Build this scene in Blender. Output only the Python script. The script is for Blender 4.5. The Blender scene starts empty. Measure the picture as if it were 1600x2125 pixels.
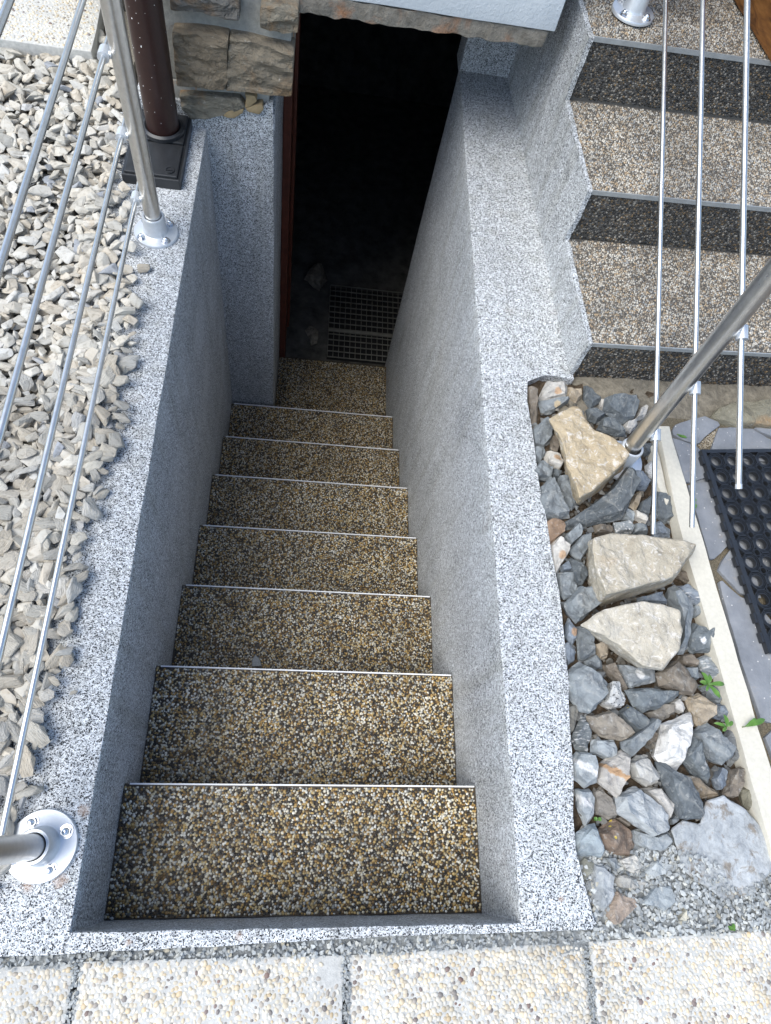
import bpy, bmesh, math, random
import numpy as np
from mathutils import Vector, Matrix, noise as mnoise
from mathutils.geometry import convex_hull_2d

rnd = random.Random(7)
rng = np.random.default_rng(11)
sc = bpy.context.scene
COL = sc.collection

# ------------------------------------------------------------------ camera
FPX, CAMR, CAMP = 1384.676, (0.432899, -0.153495, 0.000937), (0.33519, 0.034327, 1.433548)
cam = bpy.data.cameras.new('camera')
cam.sensor_fit = 'VERTICAL'
cam.sensor_height = 24.0
cam.lens = FPX / 2125 * 24.0
cam.clip_start = 0.02
cam.clip_end = 300
camo = bpy.data.objects.new('camera', cam)
camo.location = CAMP
camo.rotation_euler = CAMR
COL.objects.link(camo)
sc.camera = camo

# ------------------------------------------------------------------ sky and sun
SUNV = Vector((-0.50, -0.22, 0.84)).normalized()
elev = math.asin(SUNV.z)
azim = math.atan2(SUNV.x, SUNV.y)
world = bpy.data.worlds.new('World')
sc.world = world
world.use_nodes = True
wn = world.node_tree
wn.nodes.clear()
wo = wn.nodes.new('ShaderNodeOutputWorld')
wb = wn.nodes.new('ShaderNodeBackground')
ws = wn.nodes.new('ShaderNodeTexSky')
ws.sky_type = 'NISHITA'
ws.sun_disc = False
ws.sun_elevation = elev
ws.sun_rotation = azim
ws.altitude = 300
ws.air_density = 1.0
ws.dust_density = 1.6
ws.ozone_density = 1.0
wb.inputs[1].default_value = 0.115
wn.links.new(ws.outputs[0], wb.inputs[0])
wn.links.new(wb.outputs[0], wo.inputs[0])
sun = bpy.data.lights.new('sun', 'SUN')
sun.energy = 1.9
sun.angle = math.radians(55)
sun.color = (1.0, 0.985, 0.925)
suno = bpy.data.objects.new('sun', sun)
suno.rotation_euler = SUNV.to_track_quat('Z', 'Y').to_euler()
suno.location = (-3, -3, 6)
COL.objects.link(suno)
sc.view_settings.view_transform = 'Standard'
sc.view_settings.look = 'None'
sc.view_settings.exposure = 1.27
sc.view_settings.gamma = 1.0
sc.view_settings.use_curve_mapping = False

# ------------------------------------------------------------------ pixel helper: where a line of sight meets a plane of the place
_R = np.array(Matrix.Rotation(CAMR[2], 3, 'Z') @ Matrix.Rotation(CAMR[1], 3, 'Y') @ Matrix.Rotation(CAMR[0], 3, 'X'))
_C = np.array(CAMP)


def B(u, v, z=0.0):
    d = _R @ np.array([(u - 800) / FPX, -(v - 1062.5) / FPX, -1.0])
    q = _C + d * (z - _C[2]) / d[2]
    return (float(q[0]), float(q[1]))


def BY(u, v, y):
    d = _R @ np.array([(u - 800) / FPX, -(v - 1062.5) / FPX, -1.0])
    q = _C + d * (y - _C[1]) / d[1]
    return (float(q[0]), float(q[2]))


# ------------------------------------------------------------------ materials
class NT:
    def __init__(self, name):
        self.m = bpy.data.materials.new(name)
        self.m.use_nodes = True
        self.t = self.m.node_tree
        self.t.nodes.clear()
        self.out = self.t.nodes.new('ShaderNodeOutputMaterial')
        self.b = self.t.nodes.new('ShaderNodeBsdfPrincipled')
        self.t.links.new(self.b.outputs[0], self.out.inputs[0])

    def n(self, typ, **kw):
        nd = self.t.nodes.new(typ)
        for k, v in kw.items():
            setattr(nd, k, v)
        return nd

    def l(self, a, b):
        self.t.links.new(a, b)

    def obj(self):
        return self.n('ShaderNodeTexCoord').outputs['Object']

    def ramp(self, fac, stops, interp='LINEAR'):
        r = self.n('ShaderNodeValToRGB')
        r.color_ramp.interpolation = interp
        e = r.color_ramp.elements
        while len(e) < len(stops):
            e.new(0.5)
        for i, (p, c) in enumerate(stops):
            e[i].position = p
            e[i].color = (c[0], c[1], c[2], 1) if isinstance(c, (tuple, list)) else (c, c, c, 1)
        self.l(fac, r.inputs[0])
        return r.outputs[0]

    def noise(self, scale, detail=3, rough=0.55, vec=None, dist=0.0):
        n = self.n('ShaderNodeTexNoise')
        n.inputs['Scale'].default_value = scale
        n.inputs['Detail'].default_value = detail
        n.inputs['Roughness'].default_value = rough
        n.inputs['Distortion'].default_value = dist
        self.l(vec if vec is not None else self.obj(), n.inputs['Vector'])
        return n.outputs['Fac']

    def vor(self, scale, feature='F1', vec=None):
        n = self.n('ShaderNodeTexVoronoi', feature=feature)
        n.inputs['Scale'].default_value = scale
        self.l(vec if vec is not None else self.obj(), n.inputs['Vector'])
        return n

    def mix(self, fac, a, b, mode='MIX'):
        m = self.n('ShaderNodeMix', data_type='RGBA', blend_type=mode)
        for ix, v in ((0, fac), (6, a), (7, b)):
            sock = m.inputs[ix]
            if hasattr(v, 'links'):
                self.l(v, sock)
            elif isinstance(v, (tuple, list)):
                sock.default_value = (v[0], v[1], v[2], 1)
            else:
                sock.default_value = v if ix == 0 else (v, v, v, 1)
        return m.outputs[2]

    def math(self, op, a, b=0.0):
        m = self.n('ShaderNodeMath', operation=op)
        for i, v in enumerate((a, b)):
            if hasattr(v, 'links'):
                self.l(v, m.inputs[i])
            else:
                m.inputs[i].default_value = v
        return m.outputs[0]

    def bump(self, h, strength=0.3, dist=0.002):
        b = self.n('ShaderNodeBump')
        b.inputs['Strength'].default_value = strength
        b.inputs['Distance'].default_value = dist
        self.l(h, b.inputs['Height'])
        self.l(b.outputs[0], self.b.inputs['Normal'])

    def fin(self, col=None, rough=0.8, metal=0.0, spec=0.5, coat=0.0):
        if col is not None:
            if hasattr(col, 'links'):
                self.l(col, self.b.inputs['Base Color'])
            else:
                self.b.inputs['Base Color'].default_value = (*col, 1)
        if hasattr(rough, 'links'):
            self.l(rough, self.b.inputs['Roughness'])
        else:
            self.b.inputs['Roughness'].default_value = rough
        self.b.inputs['Metallic'].default_value = metal
        self.b.inputs['Specular IOR Level'].default_value = spec
        self.b.inputs['Coat Weight'].default_value = coat
        return self.m


M = {}


def m_speckle():
    """mosaic plaster: fine pale and grey grains with scattered larger black ones"""
    t = NT('speckled_stone_plaster')
    v = t.vor(540)
    s = t.n('ShaderNodeSeparateColor')
    t.l(v.outputs['Color'], s.inputs[0])
    c = t.ramp(s.outputs[0], [(0, (0.06, 0.064, 0.068)), (0.10, (0.22, 0.23, 0.24)), (0.24, (0.46, 0.48, 0.50)), (0.42, (0.66, 0.69, 0.705)), (0.62, (0.80, 0.825, 0.84))], 'CONSTANT')
    v2 = t.vor(320)
    s2 = t.n('ShaderNodeSeparateColor')
    t.l(v2.outputs['Color'], s2.inputs[0])
    k = t.ramp(s2.outputs[0], [(0.0, 1.0), (0.185, 0.0)], 'CONSTANT')
    k = t.math('MULTIPLY', k, t.ramp(v2.outputs['Distance'], [(0.42, 1.0), (0.60, 0.0)]))
    c = t.mix(k, c, (0.012, 0.013, 0.016))
    c = t.mix(1.0, c, t.ramp(t.noise(3.5, 4, 0.6), [(0.3, 0.86), (0.7, 1.0)]), 'MULTIPLY')
    c = t.mix(t.ramp(t.noise(7, 5, 0.62), [(0.62, 0.0), (0.76, 0.32)]), c, (0.34, 0.29, 0.24))
    c = t.mix(1.0, c, t.ramp(t.noise(125, 2, 0.55), [(0.38, 0.68), (0.54, 1.0)]), 'MULTIPLY')
    mp = t.n('ShaderNodeMapping')
    mp.inputs['Scale'].default_value = (14, 14, 0.9)
    t.l(t.obj(), mp.inputs['Vector'])
    c = t.mix(1.0, c, t.ramp(t.noise(1.6, 4, 0.6, mp.outputs[0]), [(0.32, (0.84, 0.83, 0.80)), (0.52, (1, 1, 1))]), 'MULTIPLY')
    for (sx, sy, r_) in ((-0.013, 0.050, 0.016), (-0.032, -0.064, 0.018), (-0.085, -0.072, 0.014), (0.905, -0.105, 0.008), (0.29, -0.155, 0.009), (0.10, -0.160, 0.008)):
        dn = t.n('ShaderNodeVectorMath', operation='DISTANCE')
        t.l(t.obj(), dn.inputs[0])
        dn.inputs[1].default_value = (sx, sy, 0.0)
        kk = t.math('ADD', dn.outputs['Value'], t.math('MULTIPLY', t.noise(90, 4, 0.65), r_ * 1.3))
        c = t.mix(t.ramp(kk, [(r_ * 1.05, 0.6), (r_ * 1.5, 0.0)]), c, (0.36, 0.25, 0.18))
    h = t.math('ADD', v.outputs['Distance'], t.math('MULTIPLY', t.noise(45, 3, 0.6), 0.8))
    t.bump(h, 0.8, 0.0022)
    return t.fin(c, 0.5, 0, 0.4)


def m_island(name, stops, rough=0.35, coat=0.0, spec=0.5, fine=260, amt=0.25):
    t = NT(name)
    g = t.n('ShaderNodeNewGeometry')
    c = t.ramp(g.outputs['Random Per Island'], stops, 'LINEAR')
    nz = t.noise(fine, 2, 0.6)
    k = t.ramp(nz, [(0.3, 1.0 - amt), (0.7, 1.0)])
    c = t.mix(1.0, c, k, 'MULTIPLY')
    c = t.mix(1.0, c, t.ramp(t.noise(9, 4, 0.62), [(0.34, 0.66), (0.62, 1.0)]), 'MULTIPLY')
    return t.fin(c, rough, 0, spec, coat)


def m_rock(name, feat=None, rough=0.8):
    """loose rock: its own colour (object colour), veins, dust and fine relief"""
    t = NT(name)
    o = t.obj()
    oi = t.n('ShaderNodeObjectInfo')
    n1 = t.noise(28, 5, 0.62, o, 0.6)
    m2 = t.n('ShaderNodeMix', data_type='RGBA', blend_type='MULTIPLY')
    m2.inputs[0].default_value = 1
    t.l(oi.outputs['Color'], m2.inputs[6])
    t.l(t.ramp(n1, [(0.28, (0.55, 0.55, 0.56)), (0.52, (0.95, 0.95, 0.95)), (0.75, (1.0, 1.0, 1.0))]), m2.inputs[7])
    c = m2.outputs[2]
    n2 = t.noise(85, 4, 0.7, o, 0.3)
    c = t.mix(t.ramp(n2, [(0.56, 0.0), (0.75, 0.55)]), c, (0.46, 0.46, 0.44))
    n3 = t.noise(6, 2, 0.5, o, 0.4)
    vein = t.ramp(n3, [(0.490, 0.0), (0.498, 0.18), (0.506, 0.0)])
    c = t.mix(vein, c, (0.52, 0.50, 0.45))
    n4 = t.noise(9, 3, 0.6, o)
    c = t.mix(t.ramp(n4, [(0.60, 0.0), (0.78, 0.55)]), c, (0.26, 0.19, 0.12))
    if feat:
        mode, fc = feat
        nz = t.noise(45, 3, 0.6, o)
        if mode == 'patch':
            d = t.n('ShaderNodeVectorMath', operation='DISTANCE')
            t.l(o, d.inputs[0])
            d.inputs[1].default_value = (0.005, -0.004, 0.040)
            k = t.math('ADD', d.outputs['Value'], t.math('MULTIPLY', nz, 0.024))
            mk = t.ramp(k, [(0.0195, 0.75), (0.0225, 0.0)])
        elif mode == 'band':
            sp_ = t.n('ShaderNodeSeparateXYZ')
            t.l(o, sp_.inputs[0])
            k = t.math('ABSOLUTE', t.math('ADD', t.math('ADD', t.math('MULTIPLY', sp_.outputs[0], 0.5), t.math('MULTIPLY', sp_.outputs[1], 0.85)), t.math('MULTIPLY', t.math('SUBTRACT', nz, 0.5), 0.03)))
            mk = t.ramp(k, [(0.004, 0.85), (0.007, 0.0)])
        elif mode == 'stripes':
            mp = t.n('ShaderNodeMapping')
            mp.inputs['Rotation'].default_value = (0, 0, 0.7)
            mp.inputs['Scale'].default_value = (1, 6, 1)
            t.l(o, mp.inputs['Vector'])
            mk = t.ramp(t.noise(38, 3, 0.6, mp.outputs[0], 0.5), [(0.54, 0.0), (0.62, 0.7)])
        else:
            mk = t.ramp(t.noise(190, 3, 0.6, o), [(0.57, 0.0), (0.63, 0.9)]) if mode == 'specks' else t.ramp(t.vor(42, 'F1', o).outputs['Distance'], [(0.13, 0.9), (0.19, 0.0)])
        c = t.mix(mk, c, fc)
    hb = t.math('ADD', t.math('MULTIPLY', t.noise(60, 6, 0.65, o, 0.4), 1.0), t.math('MULTIPLY', t.noise(420, 3, 0.6, o), 0.35))
    t.bump(hb, 0.75, 0.006)
    return t.fin(c, rough, 0, 0.3)


def m_boulder():
    t = NT('pale_boulder_stone')
    o = t.obj()
    oi = t.n('ShaderNodeObjectInfo')
    n1 = t.noise(16, 6, 0.65, o, 0.8)
    m2 = t.n('ShaderNodeMix', data_type='RGBA', blend_type='MULTIPLY')
    m2.inputs[0].default_value = 1
    t.l(oi.outputs['Color'], m2.inputs[6])
    t.l(t.ramp(n1, [(0.25, (0.62, 0.58, 0.52)), (0.50, (1, 0.97, 0.9)), (0.75, (1.0, 1.0, 1.0))]), m2.inputs[7])
    c = m2.outputs[2]
    n2 = t.noise(55, 4, 0.7, o, 1.2)
    c = t.mix(t.ramp(n2, [(0.54, 0.0), (0.64, 0.75)]), c, (0.60, 0.57, 0.52))
    n3 = t.noise(11, 4, 0.6, o, 0.5)
    c = t.mix(t.ramp(n3, [(0.56, 0.0), (0.72, 0.55)]), c, (0.33, 0.22, 0.11))
    n5 = t.noise(32, 5, 0.7, o, 0.9)
    c = t.mix(t.ramp(n5, [(0.30, 0.55), (0.44, 0.0)]), c, (0.17, 0.155, 0.125))
    c = t.mix(t.ramp(t.noise(260, 2, 0.6, o), [(0.64, 0.0), (0.72, 0.6)]), c, (0.22, 0.19, 0.15))
    hb = t.math('ADD', t.noise(45, 7, 0.66, o, 0.5), t.math('MULTIPLY', t.noise(350, 3, 0.6, o), 0.3))
    t.bump(hb, 0.8, 0.007)
    return t.fin(c, 0.85, 0, 0.25)


def m_gravel(name, island):
    t = NT(name)
    o = t.obj()
    if island:
        r = t.n('ShaderNodeNewGeometry').outputs['Random Per Island']
    else:
        r = t.n('ShaderNodeObjectInfo').outputs['Random']
    c = t.ramp(r, [(0.0, (0.36, 0.355, 0.33)), (0.25, (0.46, 0.445, 0.40)), (0.45, (0.43, 0.39, 0.325)), (0.6, (0.50, 0.485, 0.435)),
                   (0.78, (0.47, 0.47, 0.45)), (0.90, (0.46, 0.42, 0.35)), (0.955, (0.52, 0.51, 0.48)), (0.985, (0.28, 0.30, 0.33))])
    mp = t.n('ShaderNodeMapping')
    mp.inputs['Scale'].default_value = (1.0, 5.0, 6.0) if not island else (2.5, 2.5, 4.0)
    t.l(o, mp.inputs['Vector'])
    k = 3.2 if not island else 30
    n1 = t.noise(k, 5, 0.65, mp.outputs[0], 0.4)
    c = t.mix(1.0, c, t.ramp(n1, [(0.30, (0.55, 0.53, 0.50)), (0.46, (0.92, 0.90, 0.87)), (0.7, (1, 1, 1))]), 'MULTIPLY')
    n2 = t.noise(k * 0.5, 3, 0.6, o, 0.3)
    c = t.mix(t.ramp(n2, [(0.62, 0.0), (0.78, 0.5)]), c, (0.40, 0.28, 0.15))
    t.bump(n1, 0.55, 0.05 if not island else 0.003)
    return t.fin(c, 0.85, 0, 0.25)


def m_simple(name, col, rough=0.6, metal=0.0, spec=0.5, nscale=0, namt=0.2, bump=0.0, bdist=0.002, bscale=None, coat=0.0):
    t = NT(name)
    c = col
    if nscale:
        n = t.noise(nscale, 5, 0.62)
        c = t.mix(1.0, col, t.ramp(n, [(0.3, 1 - namt), (0.7, 1.0)]), 'MULTIPLY')
    if bump:
        t.bump(t.noise(bscale or nscale or 80, 5, 0.6), bump, bdist)
    return t.fin(c, rough, metal, spec, coat)


def m_metal(name, col, rough):
    t = NT(name)
    o = t.obj()
    n = t.noise(90, 3, 0.6)
    c = t.mix(1.0, col, t.ramp(n, [(0.3, 0.86), (0.7, 1.0)]), 'MULTIPLY')
    r = t.math('ADD', t.math('MULTIPLY', t.noise(35, 4, 0.6), 0.22), rough - 0.11)
    return t.fin(c, r, 1.0, 0.5)


def m_masonry():
    t = NT('weathered_building_stone')
    o = t.obj()
    oi = t.n('ShaderNodeObjectInfo')
    n1 = t.noise(20, 6, 0.65, o, 0.8)
    m2 = t.n('ShaderNodeMix', data_type='RGBA', blend_type='MULTIPLY')
    m2.inputs[0].default_value = 1
    t.l(oi.outputs['Color'], m2.inputs[6])
    t.l(t.ramp(n1, [(0.25, (0.40, 0.40, 0.42)), (0.5, (0.95, 0.95, 0.95)), (0.75, (1, 1, 1))]), m2.inputs[7])
    c = m2.outputs[2]
    n3 = t.noise(9, 4, 0.6, o, 0.6)
    c = t.mix(t.ramp(n3, [(0.52, 0.0), (0.70, 0.75)]), c, (0.34, 0.20, 0.09))
    n2 = t.noise(70, 4, 0.7, o)
    c = t.mix(t.ramp(n2, [(0.62, 0.0), (0.72, 0.6)]), c, (0.50, 0.48, 0.42))
    mp = t.n('ShaderNodeMapping')
    mp.inputs['Scale'].default_value = (1, 1, 2.6)
    t.l(o, mp.inputs['Vector'])
    t.bump(t.noise(22, 7, 0.68, mp.outputs[0], 0.7), 1.0, 0.02)
    return t.fin(c, 0.9, 0, 0.2)


def m_mortar():
    t = NT('grey_mortar_with_rust_runs')
    o = t.obj()
    n1 = t.noise(60, 5, 0.65, o)
    c = t.ramp(n1, [(0.3, (0.25, 0.25, 0.23)), (0.7, (0.37, 0.36, 0.32))])
    mp = t.n('ShaderNodeMapping')
    mp.inputs['Scale'].default_value = (3.2, 1, 0.7)
    t.l(o, mp.inputs['Vector'])
    n2 = t.noise(9, 3, 0.6, mp.outputs[0], 0.4)
    c = t.mix(t.ramp(n2, [(0.60, 0.0), (0.68, 0.75)]), c, (0.48, 0.22, 0.09))
    t.bump(t.noise(180, 4, 0.65, o), 0.6, 0.003)
    return t.fin(c, 0.95, 0, 0.15)


def m_concrete_strip():
    t = NT('bare_lintel_concrete')
    o = t.obj()
    c = t.ramp(t.noise(45, 5, 0.65, o), [(0.3, (0.15, 0.135, 0.11)), (0.7, (0.30, 0.275, 0.23))])
    c = t.mix(t.ramp(t.noise(11, 4, 0.6, o, 0.5), [(0.50, 0.0), (0.66, 0.75)]), c, (0.36, 0.17, 0.08))
    t.bump(t.noise(90, 6, 0.7, o), 0.9, 0.008)
    return t.fin(c, 0.95, 0, 0.15)


def m_wood():
    t = NT('varnished_brown_wood')
    o = t.obj()
    mp = t.n('ShaderNodeMapping')
    mp.inputs['Scale'].default_value = (6, 1.2, 6)
    t.l(o, mp.inputs['Vector'])
    n = t.noise(9, 5, 0.6, mp.outputs[0], 1.2)
    c = t.ramp(n, [(0.3, (0.05, 0.018, 0.006)), (0.55, (0.17, 0.07, 0.018)), (0.75, (0.26, 0.12, 0.035))])
    return t.fin(c, 0.4, 0, 0.5)


def m_soil(name='dark_garden_soil'):
    t = NT(name)
    o = t.obj()
    c = t.ramp(t.noise(70, 6, 0.7, o), [(0.3, (0.035, 0.026, 0.018)), (0.55, (0.10, 0.075, 0.052)), (0.75, (0.19, 0.15, 0.11))])
    t.bump(t.noise(110, 6, 0.7, o), 1.0, 0.012)
    return t.fin(c, 0.95, 0, 0.1)


def m_flag():
    t = NT('blue_grey_flagstone')
    o = t.obj()
    c = t.ramp(t.noise(14, 5, 0.6, o), [(0.3, (0.135, 0.145, 0.16)), (0.7, (0.23, 0.24, 0.255))])
    c = t.mix(t.ramp(t.noise(22, 4, 0.65, o, 0.4), [(0.60, 0.0), (0.74, 0.45)]), c, (0.33, 0.28, 0.22))
    v = t.vor(60)
    c = t.mix(t.ramp(v.outputs['Distance'], [(0.07, 0.8), (0.12, 0.0)]), c, (0.62, 0.60, 0.56))
    t.bump(t.noise(160, 5, 0.65, o), 0.45, 0.003)
    return t.fin(c, 0.75, 0, 0.35)


def m_slab_matrix():
    t = NT('washed_slab_cement')
    o = t.obj()
    c = t.ramp(t.noise(90, 4, 0.6, o), [(0.3, (0.37, 0.37, 0.35)), (0.7, (0.52, 0.515, 0.485))])
    t.bump(t.noise(300, 3, 0.6, o), 0.4, 0.002)
    return t.fin(c, 0.9, 0, 0.2)


def m_dustslab():
    t = NT('dusty_flat_bluestone')
    o = t.obj()
    c = t.ramp(t.noise(10, 5, 0.6, o), [(0.3, (0.31, 0.33, 0.34)), (0.7, (0.43, 0.45, 0.46))])
    c = t.mix(t.ramp(t.noise(24, 5, 0.7, o, 0.3), [(0.53, 0.0), (0.62, 0.8)]), c, (0.20, 0.165, 0.125))
    c = t.mix(1.0, c, t.ramp(t.noise(55, 6, 0.72, o, 0.5), [(0.3, 0.62), (0.6, 1.0)]), 'MULTIPLY')
    t.bump(t.noise(120, 6, 0.7, o), 0.6, 0.004)
    return t.fin(c, 0.9, 0, 0.2)


def m_leaf():
    t = NT('fresh_green_leaf')
    o = t.obj()
    c = t.ramp(t.noise(60, 3, 0.5, o), [(0.3, (0.045, 0.115, 0.018)), (0.7, (0.10, 0.21, 0.035))])
    t.b.inputs['Subsurface Weight'].default_value = 0.0
    return t.fin(c, 0.45, 0, 0.4)


def m_door():
    t = NT('red_brown_door_paint')
    o = t.obj()
    c = t.ramp(t.noise(30, 4, 0.6, o), [(0.3, (0.075, 0.021, 0.013)), (0.7, (0.13, 0.036, 0.021))])
    return t.fin(c, 0.45, 0, 0.5)


def m_facade():
    t = NT('white_rough_facade_render')
    o = t.obj()
    c = t.ramp(t.noise(12, 4, 0.6, o), [(0.3, (0.52, 0.56, 0.58)), (0.7, (0.60, 0.635, 0.65))])
    t.bump(t.noise(110, 4, 0.55, o, 0.6), 0.5, 0.004)
    return t.fin(c, 0.85, 0, 0.3)


M['speckle'] = m_speckle()
M['pebble'] = m_island('brown_resin_bound_pebbles', [
    (0.00, (0.008, 0.007, 0.005)), (0.20, (0.025, 0.018, 0.010)), (0.30, (0.12, 0.068, 0.018)), (0.40, (0.37, 0.215, 0.055)), (0.50, (0.52, 0.36, 0.125)),
    (0.62, (0.40, 0.32, 0.17)), (0.72, (0.64, 0.58, 0.43)), (0.86, (0.76, 0.74, 0.66)), (0.95, (0.22, 0.22, 0.20))], 0.32, 0.35)
M['pebble_grey'] = m_island('grey_brown_resin_bound_pebbles', [
    (0.00, (0.06, 0.055, 0.046)), (0.14, (0.14, 0.12, 0.095)), (0.34, (0.28, 0.225, 0.16)), (0.46, (0.40, 0.29, 0.17)), (0.58, (0.37, 0.34, 0.285)),
    (0.74, (0.48, 0.445, 0.375)), (0.88, (0.58, 0.545, 0.475)), (0.95, (0.26, 0.265, 0.26))], 0.4, 0.15)
M['pebble_riser'] = m_island('dark_riser_pebbles', [  # riser pebbles in darker tones than the tread pebbles
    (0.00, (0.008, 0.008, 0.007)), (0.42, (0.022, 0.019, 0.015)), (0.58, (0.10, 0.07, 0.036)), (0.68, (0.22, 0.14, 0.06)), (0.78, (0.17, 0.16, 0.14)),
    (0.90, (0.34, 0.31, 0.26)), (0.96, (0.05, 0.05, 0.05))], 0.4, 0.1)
M['pebble_slab'] = m_island('washed_river_pebbles', [
    (0.00, (0.72, 0.69, 0.60)), (0.20, (0.60, 0.50, 0.34)), (0.34, (0.74, 0.71, 0.63)), (0.48, (0.60, 0.47, 0.29)), (0.58, (0.73, 0.70, 0.62)),
    (0.72, (0.50, 0.48, 0.43)), (0.84, (0.64, 0.56, 0.42)), (0.93, (0.40, 0.36, 0.31)), (0.975, (0.20, 0.18, 0.17)), (1.0, (0.24, 0.15, 0.12))], 0.55, 0.0, 0.4, 120, 0.18)
M['chips'] = m_island('blue_grey_stone_chips', [
    (0.00, (0.28, 0.30, 0.305)), (0.4, (0.40, 0.42, 0.42)), (0.75, (0.49, 0.51, 0.50)), (0.93, (0.54, 0.55, 0.52)), (1.0, (0.50, 0.46, 0.36))], 0.85, 0.0, 0.2, 200, 0.3)
M['resin'] = m_simple('dark_resin_bed', (0.050, 0.034, 0.016), 0.4, 0, 0.5, 200, 0.4, 0.5, 0.002)
M['step_concrete'] = m_simple('grey_step_concrete', (0.10, 0.095, 0.085), 0.8, 0, 0.3, 60, 0.3)
M['nosing'] = m_simple('white_metal_nosing', (0.78, 0.79, 0.80), 0.4, 0.0, 0.5, 40, 0.15)
M['nosing_grey'] = m_simple('grey_metal_nosing', (0.40, 0.42, 0.42), 0.45, 0.3, 0.5, 40, 0.25)
M['gravel_o'] = m_gravel('pale_split_stone', False)
M['gravel_i'] = m_gravel('pale_split_stone_mass', True)
M['rock'] = m_rock('loose_rock')
M['boulder'] = m_boulder()
M['soil'] = m_soil()
M['ground'] = m_simple('packed_earth', (0.16, 0.14, 0.12), 0.95, 0, 0.1, 50, 0.5, 0.8, 0.01)
M['grit'] = m_island('sandy_grit', [(0, (0.25, 0.20, 0.14)), (0.3, (0.45, 0.38, 0.27)), (0.6, (0.30, 0.26, 0.2)), (0.85, (0.6, 0.55, 0.45)), (1, (0.12, 0.1, 0.09))], 0.9, 0, 0.2)
M['grout'] = m_simple('sandy_joint', (0.20, 0.17, 0.12), 0.95, 0, 0.1, 300, 0.65, 0.9, 0.004)
M['facade'] = m_facade()
M['lintel_and_blocker'] = m_concrete_strip()
M['masonry'] = m_masonry()
M['mortar'] = m_mortar()
M['ochre'] = m_simple('ochre_mortar_smear', (0.34, 0.26, 0.15), 0.95, 0, 0.1, 60, 0.3, 0.5, 0.004)
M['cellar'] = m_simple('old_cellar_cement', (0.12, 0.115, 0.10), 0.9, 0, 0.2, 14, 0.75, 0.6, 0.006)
M['steel'] = m_metal('brushed_stainless_steel', (0.77, 0.755, 0.72), 0.32)
M['galv'] = m_simple('galvanised_casting', (0.62, 0.65, 0.68), 0.38, 0.55, 0.5, 60, 0.12, 0.1, 0.001)
M['bolt'] = m_metal('zinc_bolt', (0.74, 0.75, 0.76), 0.25)
M['pipe'] = m_simple('brown_downpipe_paint', (0.028, 0.011, 0.009), 0.35, 0, 0.5, 120, 0.3)
M['plastic'] = m_simple('black_drain_plastic', (0.022, 0.024, 0.027), 0.35, 0, 0.5, 40, 0.4)
M['rubber'] = m_simple('black_rubber', (0.020, 0.022, 0.025), 0.38, 0, 0.7, 80, 0.4)
M['kerb'] = m_simple('cream_concrete_edging', (0.56, 0.53, 0.45), 0.9, 0, 0.2, 110, 0.14, 0.35, 0.002)
M['matrix'] = m_slab_matrix()
M['flag'] = m_flag()
M['dustslab'] = m_dustslab()
M['leaf'] = m_leaf()
M['stem'] = m_simple('green_stem', (0.12, 0.16, 0.05), 0.6)
M['wood'] = m_wood()
M['door'] = m_door()
M['grate'] = m_simple('galvanised_grate_steel', (0.30, 0.29, 0.25), 0.5, 0.4, 0.5, 30, 0.35)
M['footing'] = m_simple('rough_tan_footing_cement', (0.24, 0.215, 0.17), 0.95, 0, 0.15, 60, 0.5, 0.9, 0.008)
M['dustbed'] = m_simple('grey_stone_dust', (0.27, 0.285, 0.285), 0.95, 0, 0.15, 220, 0.5, 0.9, 0.004)
M['void'] = m_simple('painted_pit_dark', (0.004, 0.004, 0.004), 0.9)  # near-black colour standing in for the darkness below the grate
M['beigegrit'] = m_simple('beige_stone_grit', (0.26, 0.24, 0.20), 0.95, 0, 0.15, 150, 0.6, 0.9, 0.006)
M['paint'] = m_simple('white_paint_drip', (0.80, 0.80, 0.79), 0.6)
M['dirt'] = m_simple('brown_earth_crumb', (0.12, 0.085, 0.055), 0.95, 0, 0.1, 90, 0.4)


# ------------------------------------------------------------------ mesh helpers
def link(name, me, mat=None, parent=None, smooth=False, kind=None):
    o = bpy.data.objects.new(name, me)
    COL.objects.link(o)
    if mat is not None:
        me.materials.clear()
        me.materials.append(M[mat] if isinstance(mat, str) else mat)
    if parent is not None:
        o.parent = parent
    if smooth:
        me.polygons.foreach_set('use_smooth', np.ones(len(me.polygons), dtype=bool))
    if kind:
        o['kind'] = kind
    if len(me.polygons) < 20000 and any(p.use_smooth for p in me.polygons):
        me.set_sharp_from_angle(angle=math.radians(38))
    return o


def empty(name, loc=(0, 0, 0)):
    o = bpy.data.objects.new(name, None)
    o.empty_display_size = 0.05
    o.location = loc
    COL.objects.link(o)
    return o


def tag(o, label, cat, group=None, kind=None):
    o['label'] = label
    o['category'] = cat
    if group:
        o['group'] = group
    if kind:
        o['kind'] = kind
    return o


def struct(o, label=None, cat=None):
    o['kind'] = 'structure'
    if label:
        o['label'] = label
    if cat:
        o['category'] = cat
    return o


def pyd(name, v, f):
    me = bpy.data.meshes.new(name)
    me.from_pydata(v, [], f)
    me.update()
    return me


def bm_mesh(name, bm):
    bmesh.ops.recalc_face_normals(bm, faces=bm.faces)
    me = bpy.data.meshes.new(name)
    bm.to_mesh(me)
    bm.free()
    return me


def box_bm(x0, x1, y0, y1, z0, z1, bm=None):
    bm = bm or bmesh.new()
    vs = [bm.verts.new((x, y, z)) for z in (z0, z1) for y in (y0, y1) for x in (x0, x1)]
    for f in ((0, 2, 3, 1), (4, 5, 7, 6), (0, 1, 5, 4), (2, 6, 7, 3), (0, 4, 6, 2), (1, 3, 7, 5)):
        bm.faces.new([vs[i] for i in f])
    return bm


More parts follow.
